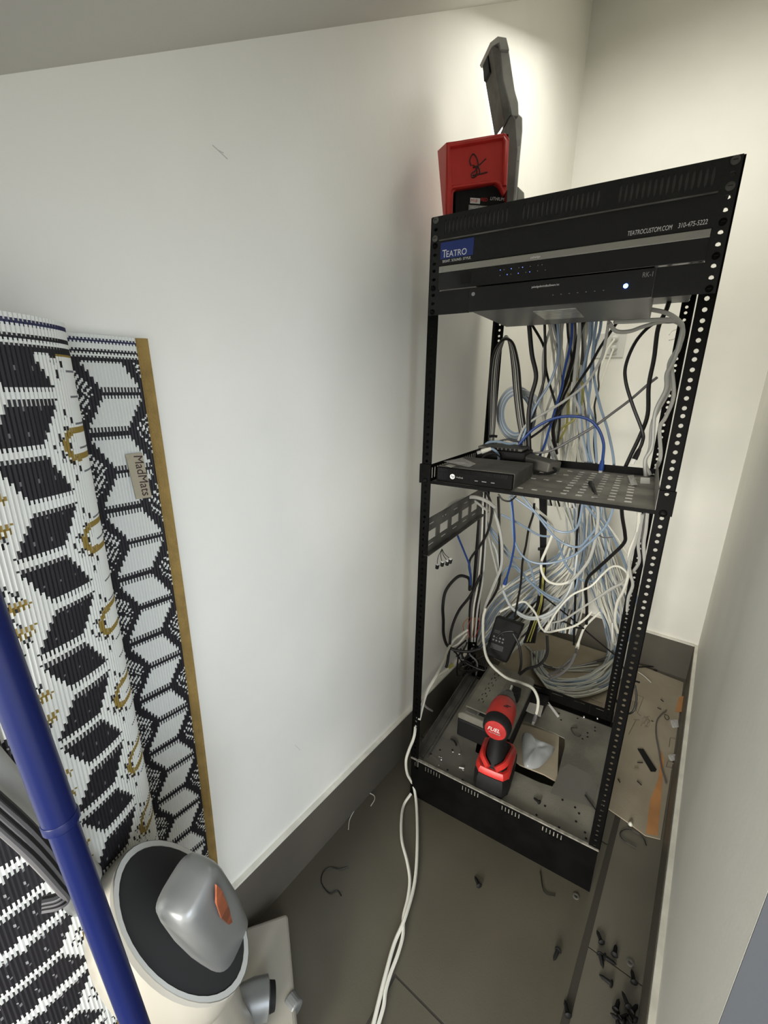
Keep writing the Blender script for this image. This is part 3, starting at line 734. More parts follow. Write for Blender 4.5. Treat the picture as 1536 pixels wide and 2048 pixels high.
for k in range(14):
    u, v = R_.uniform(838, 925), R_.uniform(1480, 1540)
    if u > 900 and v < 1500: continue
    o = tag(MB().cyl(H(u, v, TZ), H(u+R_.uniform(1, 3), v+R_.uniform(-1, 2), TZ+.001), .0011, n=5).build('debris_chip', 'white' if k % 2 else 'chrome'), 'tiny pale chip of debris in the left front of the rack tray', 'debris', 'debris chips in the tray')

# ---------------------------------------------------------------- screws and scraps on the floor
def floor_screw(label, u, v, ang, L=.022, h=0, r=.0042, m='rubber'):
    p = H(u, v, h+.003); d = Vector((math.cos(ang), math.sin(ang), -.08))
    t = thing('rack_screw', label, 'screw', Matrix.Translation((p.x, p.y, h)), 'loose black rack screws')
    MB().rev(p, -d, [(-.001, r*1.5), (.001, r*1.7), (.003, r*1.2), (.004, r*.3)], 12).build('screw_head', m, t, smooth=True)
    MB().rev(p, d, [(0, r*.95), (L*.75, r*.8), (L, r*.15)], 10).build('shank', m, t, smooth=True)
floor_screw('black screw lying in the rack tray near its front edge', 1078, 1604, 2.9, h=33*U+PZt, L=.016, r=.0035)
floor_screw('lone black screw on the tile in front of the middle of the rack', 958, 1771, 2.5)
floor_screw('black screw on the tile left of the long grout groove', 1116, 1901, 4.6)
floor_screw('black screw topmost of the cluster by the cross joint', 1203, 1884, 2.2)
floor_screw('black screw touching the cross joint, left in the cluster', 1200, 1909, 5.2)
floor_screw('black screw lying sideways in the cluster middle', 1210, 1914, .1)
floor_screw('black screw standing right of the cluster middle', 1229, 1909, 1.6)
floor_screw('black screw below the small washer near the right skirting', 1268, 1964, 1.9)
floor_screw('black screw pointing left below the cluster', 1222, 1967, 3.1)
floor_screw('black screw on the long grout groove at the picture bottom', 1136, 2030, 2.1)
for k, (u, v, a) in enumerate(((1232, 2020, 1.5), (1240, 2038, 1.0), (1256, 2012, 2.2), (1263, 2024, 1.2), (1258, 2044, 4.2), (1246, 2046, 3.1), (1270, 2040, 2.5), (1236, 2048, .3))):
    floor_screw('black screw in the dense heap near the right skirting at the bottom', u, v, a, h=.003*(k % 3))
def washer(label, u, v):
    p = H(u, v, .0008); mb = MB(); n = 20
    R = lambda r, z: [p+Vector((math.cos(i*math.tau/n)*r, math.sin(i*math.tau/n)*r, z)) for i in range(n)]
    mb.loft([R(.0035, 0), R(.007, 0), R(.007, .0012), R(.0035, .0012), R(.0035, 0)], cap=False)
    tag(mb.build('washer', 'tooldark'), label, 'washer')
washer('small grey washer right of the screw cluster', 1260, 1926)
washer('small dark washer below the front right corner of the rack', 1152, 1793)
bit('cable_tie', 'clear curled cable tie on the tile by the left skirting', 'cable tie', [H(600+x/4.03, 1540+y/4.03, .002) for x, y in ((390, 480), (400, 400), (440, 320), (470, 255), (490, 210), (545, 185), (595, 205), (600, 240), (570, 290))], .0012, 'cwhite')
bit('cable_tie', 'black hook-shaped wire on the tile left of the white cables', 'wire', [H(600+x/4.03, 1540+y/4.03, .002) for x, y in ((390, 780), (320, 798), (250, 785), (190, 820), (170, 890), (195, 950), (245, 995), (300, 970), (335, 1015))], .0011, 'cblack')
bit('wire_offcut', 'thin bent black wire in front of the rack base', 'wire', [H(u, v, .002) for u, v in ((1080, 1742), (1088, 1783), (1110, 1792))], .0010, 'cblack')
bit('wire_offcut', 'round black wire loop on the tile before the cardboard', 'wire', [H(1190+x/4.265, 1220+y/4.265, .003) for x, y in ((440, 2008), (400, 1930), (290, 1870), (215, 1895), (240, 1960), (350, 2028))], .0011, 'cblack')
p = H(1261, 1648, .006)
tag(MB().rev(p, (0, 0, 1), [(-.005, .003), (-.002, .006), (.003, .005), (.006, .002)], 12).build('white_cap', 'cwhite', smooth=True), 'small round white cap at the front edge of the cardboard', 'cap')

# cardboard sheet
t = thing('cardboard_sheet', 'dirty brown cardboard sheet laid flat under and beside the rack', 'cardboard', Matrix.Translation((.3, .7, 0)))
cp = [(.10, .27), (.3, .33), (.469, .308), (.520, .298), (.564, .286), (.598, .300), (.6, .60), (.598, 1.10), (.36, 1.125), (.0, 1.11), (-.06, .95), (-.02, .5)]
MB().prism([(x, y, .0008) for x, y in cp], (0, 0, .0035)).build('sheet', 'card', t)
ch = .0045
MB().prism([H(u, v, ch) for u, v in ((1292, 1667), (1315, 1672), (1322, 1600), (1328, 1520), (1322, 1500), (1316, 1560), (1300, 1600))], (0, 0, .0003)).build('orange_patch', 'orange', t)
MB().prism([H(u, v, ch) for u, v in ((1350, 1424), (1364, 1424), (1368, 1392), (1358, 1394))], (0, 0, .0003)).build('orange_patch', 'orange', t)
z = lambda x, y: H(1190+x/4.265, 1220+y/4.265, ch)
mb = MB()
for L in (((330, 715), (412, 745)), ((412, 745), (360, 880)), ((360, 880), (390, 905)), ((350, 935), (285, 1060)), ((330, 935), (380, 940)), ((120, 1010), (190, 840)), ((120, 1010), (220, 1050)), ((640, 1090), (690, 1105)), ((640, 1090), (630, 1170)), ((620, 1290), (670, 1310)), ((620, 1290), (605, 1340)), ((605, 1340), (655, 1355)), ((240, 870), (300, 880)), ((250, 1010), (262, 960))):
    mb.tube([z(*L[0]), z(*L[1])], .0018, 4, .2)
for k in range(5): mb.tube([z(310+k*14, 770+k*4), z(290+k*14, 850+k*4)], .0022, 4, .2)
R_ = random.Random(3)
for k in range(5):
    q = [z(390+R_.uniform(0, 90), 900+R_.uniform(0, 110)) for _ in range(5)]; mb.tube(spline(q), .0006, 4, .3)
z2 = lambda x, y: H(1100+x/9.6, 1300+y/9.6, ch)
for L in (((720, 1000), (760, 930)), ((760, 930), (1015, 1030)), ((1015, 1030), (985, 1090)), ((790, 955), (980, 1030)), ((775, 980), (970, 1055)), ((850, 900), (900, 950))): mb.tube([z2(*L[0]), z2(*L[1])], .0008, 4, .2)
mb.build('printed_marks', 'marks', t)
cz = ch+.0006
z = lambda x, y, h=.002: H(1190+x/4.265, 1220+y/4.265, cz+h)
tag(MB().prism([z(362, 1185, 0), z(412, 1188, 0), z(525, 1365, 0), z(515, 1380, 0), z(475, 1378, 0)], (0, 0, .002)).build('hook_strap', 'rubber'), 'short black fabric strap lying diagonally on the cardboard', 'strap')
bit('cable_sleeve', 'curved empty grey cable jacket lying on the cardboard', 'cable jacket', [z(x, y, .003) for x, y in ((612, 852), (560, 895), (525, 950), (520, 1060), (545, 1200), (570, 1350), (610, 1480))], .0026, 'cdgrey', flat=.5)
bit('wire_offcut', 'black curled wire end beside the grey cable jacket', 'wire', [z(x, y) for x, y in ((590, 890), (620, 900), (632, 925), (610, 935), (590, 905))], .001, 'cblack')
for lab, L in (('tiny black scrap above the grey cable jacket', ((560, 762), (585, 782))), ('thin black sliver near the top of the cardboard', ((532, 832), (565, 848))), ('black speck at the left end of the scribbled print', ((480, 945), (498, 950))),
               ('short dark sliver left of the strap', ((362, 1300), (408, 1302))), ('brown sliver under the short dark sliver', ((335, 1350), (370, 1353))), ('dark sliver left front on the cardboard', ((195, 1440), (215, 1472))), ('dark sliver in the middle front of the cardboard', ((358, 1458), (398, 1495)))):
    bit('wire_scrap', lab, 'scrap', [z(*L[0]), z((L[0][0]+L[1][0])/2, (L[0][1]+L[1][1])/2), z(*L[1])], .0015, 'rubber' if 'brown' not in lab else 'marks', flat=.5)
crumple('clear_packet', 'small clear plastic scrap on the cardboard beside the right skirting', 'packet', [z(640, 940, 0), z(705, 935, 0), z(715, 1000, 0), z(660, 1010, 0)], (0, 0, 1), 'clear', seed=8, amp=.003)
crumple('clear_packet', 'shiny clear scrap in front of the other near the right skirting', 'packet', [z(620, 1235, 0), z(690, 1230, 0), z(685, 1285, 0), z(640, 1290, 0)], (0, 0, 1), 'clear', seed=9, amp=.003)

# ---------------------------------------------------------------- wall outlet and openings on the back wall
YB = AB
def wq(u, v): return WY(u, v, YB)
t = thing('wall_outlet', 'white double wall plate with two plugs on the back wall', 'outlet', Matrix.Translation(wq(1220, 692)))
a, b = wq(1188, 668), wq(1246, 715)
MB().box((a.x, YB-.005, b.z), (b.x, YB-.0002, a.z)).build('wall_plate', 'plate', t, bevel=.0015)
m_ = (a.x+b.x)/2+.018
MB().box((m_-.017, YB-.008, b.z+.012), (m_+.017, YB-.004, a.z-.012)).build('socket_insert', 'plate', t, bevel=.001)
for u, v in ((1231, 678), (1229, 697)):
    q = wq(u, v); MB().rev((q.x, YB-.006, q.z), (0, -1, 0), [(0, .012), (.008, .012), (.020, .009), (.026, .005)], 14).build('plug', 'plate', t, smooth=True)
for lab, (u, v, w_, h_) in (('narrow brown opening with cables in the back wall, left', (1081, 683, .014, .055)), ('narrow opening in the back wall beside the outlet', (1206, 683, .012, .04)), ('ragged opening in the back wall where white cables enter', (1113, 700, .018, .09))):
    q = wq(u, v); tag(MB().box((q.x-w_/2, YB-.0015, q.z-h_/2), (q.x+w_/2, YB-.0002, q.z+h_/2)).build('wall_opening', mat('raw_gypsum', (.28, .26, .23), .9, var=.5, vscale=120)), lab, 'wall opening')
# ---------------------------------------------------------------- rolled woven rug
HC = .0985; SH = HC/math.sqrt(3)
WHT, BLK, GLD, NVY = (.62, .63, .59), (.011, .010, .013), (.22, .15, .03), (.02, .022, .06)
def weave(x, z, inv=False):
    """rhombille weave with flat-topped hexagons of side SH"""
    if not inv:
        P_x = .333; xm = .0525; q = abs((x-xm+P_x/2) % P_x-P_x/2); x = xm-q
        if x > .034+.006:
            jz = z-round(z/HC)*HC
            if abs(abs(jz)-.0135) < .0032: return GLD
            if abs((z+.03) % (HC/4)) < .0016: return (.12, .12, .13)
            return WHT
    best = None
    ci = round(x/(1.5*SH))
    for i in (ci-1, ci, ci+1):
        oz = HC/2 if i % 2 else 0
        j = round((z-oz)/HC); cx, cz_ = i*1.5*SH, oz+j*HC
        dd = (x-cx)**2+(z-cz_)**2
        if best is None or dd < best[0]: best = (dd, x-cx, z-cz_, i, j)
    _, dx, dz, i, j = best
    ap = HC/2; e = ap-max(abs(dz), abs(dz)*.5+abs(dx)*.8660)       # distance to the hexagon's edge
    ang = math.degrees(math.atan2(dz, dx)) % 360
    def arm(a):
        a = math.radians(a); t = dx*math.cos(a)+dz*math.sin(a); return abs(-dx*math.sin(a)+dz*math.cos(a)) if t > 0 else 9
    a_ = min(arm(180), arm(60), arm(-60))
    sec = 0 if 60 <= ang < 180 else 1 if 180 <= ang < 300 else 2
    if inv:
        if e < .0048 or a_ < .0054: return BLK
        if sec == 2:
            r = abs(dx-.028)+abs(dz)*.9
            if r < .030 and (int((dx+dz)*230) % 2): return BLK
            return WHT if (int(dx*260)+int(dz*260)) % 3 else BLK
        return tuple(c*.92 for c in WHT)
    if e < .0058 or a_ < .0048: return WHT
    if sec == 2:
        r = math.hypot(dx-.030, dz*1.0)
        ux = dx-.034
        if abs(math.hypot(max(0, -ux), dz)-.0135) < .0034 and ux < .003: return GLD
        if ux >= .003 and abs(abs(dz)-.0135) < .0034: return GLD
        if ux > -.001 and abs(dz) < .019: return WHT
        if (int((dx*.8+dz+1)*125) % 2) and (int((dx*.8-dz+1)*125) % 2): return BLK
        return WHT
    if (int(dx*330+50) % 5 == 0) and (int(dz*330+50) % 7 == 0): return (.2, .2, .2)
    return BLK
def top_band(z, ztop):
    d = ztop-z
    if d < .030: return [WHT, NVY, WHT, WHT, BLK, WHT, BLK][int(d/.030*7) % 7]
    return None
def rug_sheet(name, path, zlo, zhi, step, parent, x_off=0, inv=False, back=None, bow=None):
    """path: list of (x, y) plan points at even spacing; one thin ribbed sheet"""
    nz = int((zhi-zlo)/.002); verts = []; faces = []; cols = []
    n = len(path)
    for i, (x, y) in enumerate(path):
        a = path[max(i-1, 0)]; b = path[min(i+1, n-1)]
        tx, ty = b[0]-a[0], b[1]-a[1]; L = math.hypot(tx, ty) or 1
        nx, ny = ty/L, -tx/L; o = .0004 if i % 2 else -.0004
        for k in range(nz+1):
            z = zlo+(zhi-zlo)*k/nz
            bx, by = bow(z) if bow else (0, 0)
            verts.append((x+nx*o+bx, y+ny*o+by, z))
    for i in range(n-1):
        jit = .0028 if i % 2 else -.0022
        for k in range(nz):
            a = i*(nz+1)+k; faces.append((a, a+nz+1, a+nz+2, a+1))
            z = zlo+(zhi-zlo)*(k+.5)/nz
            c = top_band(z+jit*.4, zhi) or weave(i*step+x_off, z+jit, inv)
            cols.append(c)
    mb = MB(); mb.v = [Vector(v) for v in verts]; mb.f = faces
    o = mb.build(name, 'rug', parent); me = o.data
    ca = me.color_attributes.new('weave', 'FLOAT_COLOR', 'CORNER'); buf = []
    for c in cols: buf += [c[0], c[1], c[2], 1.0]*4
    ca.data.foreach_set('color', buf)
    sd = o.modifiers.new('thickness', 'SOLIDIFY'); sd.thickness = .002; sd.offset = 0
    return o
t = thing('rolled_rug', 'tall rolled outdoor rug of black, white and gold geometric weave leaning on the left wall', 'rug', Matrix.Translation((-.02, -.79, 0)))
rcx, rcy, ra, rb, ST = -.020, -.794, .0735, .138, .0019
def ell(n, a, b): return [(rcx-a*math.cos(k*math.tau/n), rcy-b*math.sin(k*math.tau/n)) for k in range(n+1)]
P_ = ell(2000, ra, rb); path = [P_[0]]; acc = 0
start = 0
for a, b in zip(P_, P_[1:]):
    acc += math.hypot(b[0]-a[0], b[1]-a[1])
    if acc >= ST: path.append(b); acc -= ST
# put the pattern so that the gold loops stand at the roll's right edge as seen from the doorway
sil = min(range(len(path)), key=lambda k: abs(math.atan2((path[k][1]-rcy)/rb, (path[k][0]-rcx)/ra)-math.atan2(.954*rb, .299*ra)))
zr = .082
ZT = 1.2
rug_sheet('roll', path, .002, ZT, ST, t, x_off=-(sil*ST)+.064, inv=False)
fp = [(-.086-.004*math.sin(math.pi*k/97), -.745+k*.0019) for k in range(98)]
fp2 = [( -.087+.003*(k/97), y) for k, (x, y) in enumerate(fp)]
bowf = lambda z: (0, .008*math.sin(math.pi*min(1, max(0, z)/ZT))-.006*(1-z/ZT)+.004)
rug_sheet('flap', fp2, .002, ZT, .0019, t, x_off=.012, inv=True, bow=bowf)
mb = MB(); pts = []
e0 = fp2[-1]
ys = [(e0[0]+.001, e0[1]+.002+bowf(z)[1], z) for z in [ZT*k/30 for k in range(31)]]
mb.tube(ys, .011, 8, .28)
bnd = mb.build('edge_binding', 'gold', t)
mb = MB(); wp = [(-.073+.002*math.sin(z*30), -.662+.03*(1-z/1.1)*.2, z) for z in [k*.05 for k in range(0, 22)]]
mb.loft([[(x, y-.010, z), (x+.001, y+.012, z), (x+.002, y+.012, z), (x+.002, y-.010, z)] for x, y, z in wp]); mb.build('plastic_wrap', 'wrap', t)
LX = -.080
tp = [WX(u, v, LX) for u, v in ((250, 909), (283, 905), (303, 994), (272, 998))]
tgl = MB().prism(tp, (.0012, 0, 0)).build('brand_label', 'tan', t)
dn = (tp[2]-tp[1]).normalized(); rt = Vector((1, 0, 0)); upv = rt.cross(dn).normalized()
TX = Matrix((dn, upv, rt)).transposed().to_4x4(); TX.translation = tp[0]+(tp[1]-tp[0])*.45+dn*.002+rt*.0016
text('lettering', 'MadMats', .0158, 'ink', tgl, TX, sx=.98, shear=.15)
TX2 = TX.copy(); TX2.translation = tp[0]+(tp[1]-tp[0])*.22+dn*.018+rt*.0016

# ---------------------------------------------------------------- blue pole
DP = lambda u, v, zd: CAM + RK.to_3x3() @ ray(u, v)*zd           # zd: depth along the lens axis
t = thing('broom_pole', 'glossy dark blue metal pole with a collar joint leaning in front of the rug roll', 'pole', Matrix.Translation((.3, -.78, 0)))
pj = DP(121, 1640, .316); pb = DP(268, 2040, .374)
dr = (pb-pj).normalized(); top = pj-dr*.45; bot = pj+dr*(pj.z/(-dr.z)-.004)
MB().rev(pj, -dr, [(0, .0111), (.2, .0111), (.55, .0111), (.552, .009)], 28).build('upper_tube', 'pole', t, smooth=True)
MB().rev(pj, dr, [(0, .0096), (.3, .0096), ((bot-pj).length, .0096)], 28).build('lower_tube', 'pole', t, smooth=True)
MB().rev(pj, dr, [(-.004, .0114), (-.003, .0119), (.003, .0119), (.005, .0100)], 28).build('collar', 'pole', t, smooth=True)

# ---------------------------------------------------------------- upright cleaner
t = thing('steam_cleaner', 'off white and silver upright floor cleaner standing at the foot of the rug roll', 'vacuum cleaner', Matrix.Translation((.02, -.60, 0)))
KZ = .68
DPo = DP
DP = lambda u, v, zd: DPo(u, v, zd*KZ)
zd = .72
C0 = DP(367, 1836, zd)
er = (DP(467, 1836, zd)-C0).normalized(); ed = (DP(367, 1936, zd)-C0).normalized(); en = (CAM-C0).normalized()
px = (DP(467, 1836, zd)-C0).length/100
# oval rim
MJ = (er*.66+ed*.75).normalized(); mn = (er*.75-ed*.66).normalized()
A1, B1 = 168*px, 73*px
N_ = (en*.97+mn*.12).normalized(); mn2 = MJ.cross(N_).normalized()
if mn2.dot(mn) < 0: mn2 = -mn2
def oval(off, s1, s2=None, shift=(0, 0), e=1.0, n=40):
    s2 = s1 if s2 is None else s2; out = []
    for k in range(n):
        a = k*math.tau/n; c, s_ = math.cos(a), math.sin(a)
        out.append(C0+N_*off*KZ+MJ*(A1*s1*math.copysign(abs(c)**e, c)+shift[0]*KZ)+mn2*(B1*1.12*s2*math.copysign(abs(s_)**e, s_)+shift[1]*KZ))
    return out
dn_ = -MJ*.0
MB().loft([oval(-.26, .45, .5, (.03, -.0)), oval(-.20, .80, 1.0, (.02, -.012)), oval(-.12, 1.05, 1.35, (.012, -.026)), oval(-.07, 1.10, 1.42, (.0, -.028)), oval(-.03, 1.08, 1.28, (-.002, -.017)), oval(-.004, 1.03, 1.08, (0, -.004)), oval(-.004, .9, .9)]).build('body_shell', 'vwhite', t, smooth=True)
MB().loft([oval(-.006, 1.0), oval(.002, 1.035), oval(.006, 1.02), oval(.006, .95), oval(-.004, .93)], cap=False).build('trim_ring', 'vring', t, smooth=True)
MB().loft([oval(-.035, .30), oval(-.03, .6), oval(-.014, .85), oval(.004, .94), oval(.004, .97)], cap=True).build('recess', 'vdark', t, smooth=True)
# silver tank
def tank(c, w_, h_, n=32, e=.55, tw=0):
    out = []
    for k in range(n):
        a = k*math.tau/n+tw; cs, sn = math.cos(a), math.sin(a)
        out.append(c+tx*(w_*math.copysign(abs(cs)**e, cs))+ty*(h_*math.copysign(abs(sn)**e, sn)))
    return out
tb = DP(440, 1872, .75); tt = DP(374, 1772, .60)
ta = (tt-tb).normalized(); tx = (er-ta*er.dot(ta)).normalized(); tx = (tx*.94+(ed-ta*ed.dot(ta)).normalized()*.34).normalized(); ty = ta.cross(tx).normalized()
LT = (tt-tb).length
f = lambda s_: tb+(tt-tb)*s_
MB().loft([tank(f(-.2), .034*KZ, .032*KZ), tank(f(.0), .041*KZ, .041*KZ), tank(f(.5), .041*KZ, .043*KZ), tank(f(.86), .036*KZ, .041*KZ), tank(f(.96), .034*KZ, .039*KZ), tank(f(1.0), .030*KZ, .035*KZ), tank(f(1.02), .023*KZ, .028*KZ), tank(f(1.025), .01*KZ, .014*KZ)]).build('water_tank', 'vsilver', t, smooth=True)
# badge on the tank's right side
bc_ = tb+(tt-tb)*.42
nrm = (tx*.97-ty*.0).normalized()
pu = [DP(425, 1768, .66), DP(436, 1775, .665), DP(452, 1812, .69), DP(463, 1845, .71), DP(455, 1850, .70), DP(440, 1840, .69), DP(429, 1815, .675)]
q = bc_+tx*.0415*KZ
def onside(u, v):
    d = RK.to_3x3() @ ray(u, v); return CAM + d*((q-CAM).dot(tx)/d.dot(tx))
bp_ = [onside(u, v) for u, v in ((430, 1768), (440, 1778), (455, 1815), (462, 1843), (455, 1848), (440, 1835), (430, 1805))]
if max((p-q).length for p in bp_) < .12:
    MB().prism([p for p in bp_], tx*.002).build('badge', 'vbadge', t)
# shoulder towards the handle and the handle itself
s0 = DP(285, 1765, .80); s1 = DP(205, 1700, .78)
def rr(c, d, r1, r2, n=20):
    d = d.normalized(); e = en.cross(d).normalized(); g = d.cross(e)
    return [c+e*r1*math.cos(k*math.tau/n)+g*r2*math.sin(k*math.tau/n) for k in range(n)]
MB().loft([rr(DP(300, 1850, .84), s0-s1, .03, .03), rr(DP(262, 1800, .82), s0-s1, .046, .035), rr(DP(225, 1750, .80), s0-s1, .046, .032), rr(DP(190, 1722, .79), s0-s1, .035, .026), rr(DP(180, 1714, .79), s0-s1, .012, .01)]).build('shoulder', 'vwhite', t, smooth=True)
mb = MB(); mb.loft([rr(DP(165, 1775, .80), s0-s1, .03, .022), rr(DP(120, 1748, .78), s0-s1, .030, .022), rr(DP(105, 1740, .775), s0-s1, .012, .010)]); mb.build('handle_socket', 'vwhite', t, smooth=True)
h0, h1 = DPo(165, 1765, .47), DPo(-70, 1500, .345)
mb = MB(); mb.tube([h0, (h0+h1)/2, h1], [.019, .018, .017], 18); mb.build('handle', 'greyhandle', t, smooth=True)
for k in range(6):
    o_ = k*13
    mb = MB(); mb.tube(spline([DPo(-30, 1568+o_, .335), DPo(60, 1650+o_, .36), DPo(115, 1717+o_*.9, .385), DPo(133, 1760+o_*.6, .395), DPo(118, 1790+o_*.35, .39), DPo(85, 1800+o_*.3, .385)]), .0030, 8)
    mb.build('power_cord', 'cdgrey' if k % 2 else 'cblack', t, smooth=True)
mb = MB(); mb.tube(spline([DPo(128, 1722, .40), DPo(140, 1775, .405), DPo(150, 1800, .43), DP(165, 1815, .73), DP(175, 1850, .76)]), .010, 10); mb.build('cord_hook', 'vsilver', t, smooth=True)
mb = MB(); mb.tube(spline([DP(200, 1860, .74), DP(235, 1875, .72), DP(258, 1885, .73), DP(262, 1900, .74)]), .008, 10); mb.build('latch', 'vsilver', t, smooth=True)
# floor head
fh = [H(575, 1824, .05), H(470, 1860, .05), H(380, 2010, .05), H(420, 2130, .05), H(600, 2110, .05)]
MB().prism([p-Vector((0, 0, .036)) for p in fh], (0, 0, .036)).build('floor_head', 'vwhite', t, bevel=.008, seg=3)
q = H(585, 2000, .052); MB().cyl(q-Vector((.012, 0, .012)), q+Vector((.012, -.0, -.012)), .015, n=20).build('side_roller', 'vsilver', t, bevel=.003)
k0, k1 = DP(470, 2010, 1.1), DP(520, 1998, 1.12)
MB().rev(k0, k1-k0, [(0, .024), (.03, .030), (.055, .030), (.058, .022)], 24).build('swivel_joint', 'vsilver', t, smooth=True)
MB().rev(k0, k1-k0, [(.056, .022), (.068, .020)], 24).build('swivel_cap', 'rubber', t, smooth=True)
MB().tube([DP(400, 1950, .80), DP(440, 2040, .95), H(480, 2080, .04)], [.04, .035, .03], 14).build('neck', 'vwhite', t, smooth=True)
for k in range(2):
    p = H(450+k*60, 2090, .022); MB().cyl(p-Vector((.01, 0, 0)), p+Vector((.01, 0, 0)), .0215, n=20).build('wheel', 'rubber', t)
# ---------------------------------------------------------------- cables
MK = {'w': 'cwhite', 'g': 'cgrey', 'p': 'clight', 'b': 'cblue', 'd': 'cdeep', 'k': 'cblack', 'n': 'cdgrey', 'y': 'cyellow'}
CN = {'w': 'white', 'g': 'grey', 'p': 'pale blue', 'b': 'light blue', 'd': 'deep blue', 'k': 'black', 'n': 'dark grey', 'y': 'yellow'}
ZM = {'a': (960, 620, 4.518), 'c': (960, 980, 4.518), 'm': (800, 960, 2.477), 't': (820, 580, 2.145), 'u': (880, 1180, 5.486), 'r': (1236, 560, 2.56), 'f': (0, 0, 1), 'l': (840, 860, 5.908)}
def pix(zm, pts): ox, oy, s_ = ZM[zm]; return [(ox+p[0]/s_, oy+p[1]/s_) for p in pts]
def cpts(zm, pts, ys):
    """ys: rack depths, spread evenly along the run"""
    q = pix(zm, pts); n = len(q); out = []
    for i, (u, v) in enumerate(q):
        s_ = i/(n-1)*(len(ys)-1); k = min(int(s_), len(ys)-2); yy = ys[k]+(ys[k+1]-ys[k])*(s_-k)
        out.append(Y(u, v, yy))
    return out
def clampz(pts, z=.0045): return [Vector((max(BL+.014, min(BR-.008, p.x)), min(p.y, AB-.014), max(p.z, z))) for p in pts]
def cable(c, label, pts, r=.0034, group=None, name='network_cable', boot=None, boot0=None):
    pts = spline(clampz(pts), 6)
    if boot or boot0:
        t = thing(name, label, 'cable', Matrix.Translation(min(pts, key=lambda q: q.z)), group)
        MB().tube(pts, r, 7).build('cord', MK[c], t, smooth=True)
        for bt, (a, b) in ((boot, (pts[-1], pts[-3])), (boot0, (pts[0], pts[2]))):
            if not bt: continue
            d = (a-b).normalized()
            MB().tube([a-d*.012, a, a+d*.014], [.0045, .0062, .0066], 8).build('connector_boot', MK[bt], t, smooth=True)
            MB().tube([a+d*.014, a+d*.026], .0055, 4, .8).build('plug', 'clear', t)
        return t
    return tag(MB().tube(pts, r, 7).build(name, MK[c], smooth=True), label, 'cable', group)
def C(c, zm, pts, ys, label, **k): return cable(c, label, cpts(zm, pts, ys), **k)
# upper bay
C('k', 'a', [(440,100),(445,140),(470,400),(508,600),(465,780),(440,950),(445,1200),(452,1300)], [.30,.33,.33], 'thick black power cable dropping behind the router on the shelf', r=.0058, name='power_cable')
C('k', 'a', [(460,100),(475,140),(580,340),(600,560),(680,840),(720,1000),(700,1200)], [.30,.42,.46], 'black cable slanting right behind the thick black power cable')
C('k', 'a', [(582,100),(585,140),(590,400),(585,600),(520,830),(470,1000),(455,1090)], [.30,.36,.37], 'straight black cable bending left down to the router')
C('g', 'a', [(660,100),(645,140),(575,380),(570,620),(560,900),(600,1060),(650,1230),(720,1420)], [.30,.40,.45], 'grey cable left of the centre under the rack router')
C('b', 'a', [(698,100),(702,150),(712,350),(690,500),(620,680),(500,870),(430,1040),(370,1200)], [.30,.36,.33], 'light blue cable sweeping left down to the router')
C('g', 'a', [(748,100),(742,160),(725,300),(715,500),(700,640),(640,800),(590,960),(560,1200),(540,1400)], [.30,.44,.50], 'grey cable running straight down left of the trunk')
C('d', 'a', [(835,100),(820,300),(760,560),(740,700),(690,860),(620,1100),(575,1240),(515,1365)], [.30,.40,.375], 'deep blue cable ending behind the power adapter')
C('k', 'a', [(940,100),(895,230),(830,480),(780,640),(700,860),(660,1080),(690,1300)], [.30,.42,.52], 'thick black cable slanting across the trunk', r=.0058, name='power_cable')
C('k', 'a', [(790,100),(800,250),(830,450),(820,640),(750,800),(720,960)], [.30,.45,.5], 'thinner black cable beside the deep blue one')
C('g', 'a', [(900,100),(890,300),(860,560),(850,780),(895,900),(905,1100),(950,1300),(962,1450)], [.30,.39,.395], 'thick grey cable in the middle of the upper bay', r=.0045)
C('b', 'a', [(995,100),(985,300),(925,560),(890,700),(905,900),(930,1150),(975,1340),(1015,1440)], [.30,.39,.395], 'light blue cable, leftmost of the four dropping to the shelf rim')
C('b', 'a', [(1015,100),(1005,250),(962,430),(948,650),(980,850),(975,1100),(988,1280),(1022,1420)], [.31,.39,.395], 'light blue cable, second of the four dropping to the shelf rim')
C('b', 'a', [(1052,100),(1030,280),(1005,560),(995,700),(980,860),(1030,1000),(1042,1200),(1052,1370),(1030,1430)], [.32,.39,.395], 'light blue cable, third of the four dropping to the shelf rim')
C('b', 'a', [(1095,100),(1080,200),(1025,400),(1030,600),(1080,850),(1150,1070),(1200,1300),(1217,1480)], [.33,.39,.395], 'light blue cable, rightmost of the four dropping to the shelf rim')
C('g', 'a', [(1165,90),(1130,300),(1090,450),(960,660),(750,830),(500,980),(400,1060),(345,1180)], [.30,.34,.33], 'pale grey cable crossing diagonally left down to the router')
C('k', 'a', [(1250,95),(1090,330),(1000,490),(900,640),(700,940),(560,1080),(400,1190),(350,1210)], [.31,.36,.335], 'black cable crossing diagonally to the router')
C('n', 'a', [(440,1300),(640,1270),(850,1160),(1050,1040),(1200,930),(1360,810),(1510,680),(1600,610)], [.335,.36,.40], 'dark grey cable stretched straight from the router to the right rear post')
C('d', 'a', [(350,1215),(480,1080),(640,990),(800,960),(960,980),(1060,1060),(1115,1200),(1110,1330),(1100,1400)], [.32,.335,.345], 'deep blue patch cable arching over the shelf with a blue plug', r=.0038, boot='d', name='patch_cable')
C('b', 'a', [(30,1235),(80,1195),(180,1190),(260,1210),(330,1200)], [.30,.33], 'short light blue cable lying over the left of the router')
C('k', 'a', [(110,1220),(160,1190),(250,1170),(340,1190),(380,1220)], [.31,.33], 'thin black loop over the router lid', r=.0025)
C('b', 'a', [(60,1265),(110,1255),(160,1295),(170,1345),(150,1370)], [.235,.245,.225], 'short light blue patch cable with a clear plug left of the router', boot0='w', name='patch_cable')
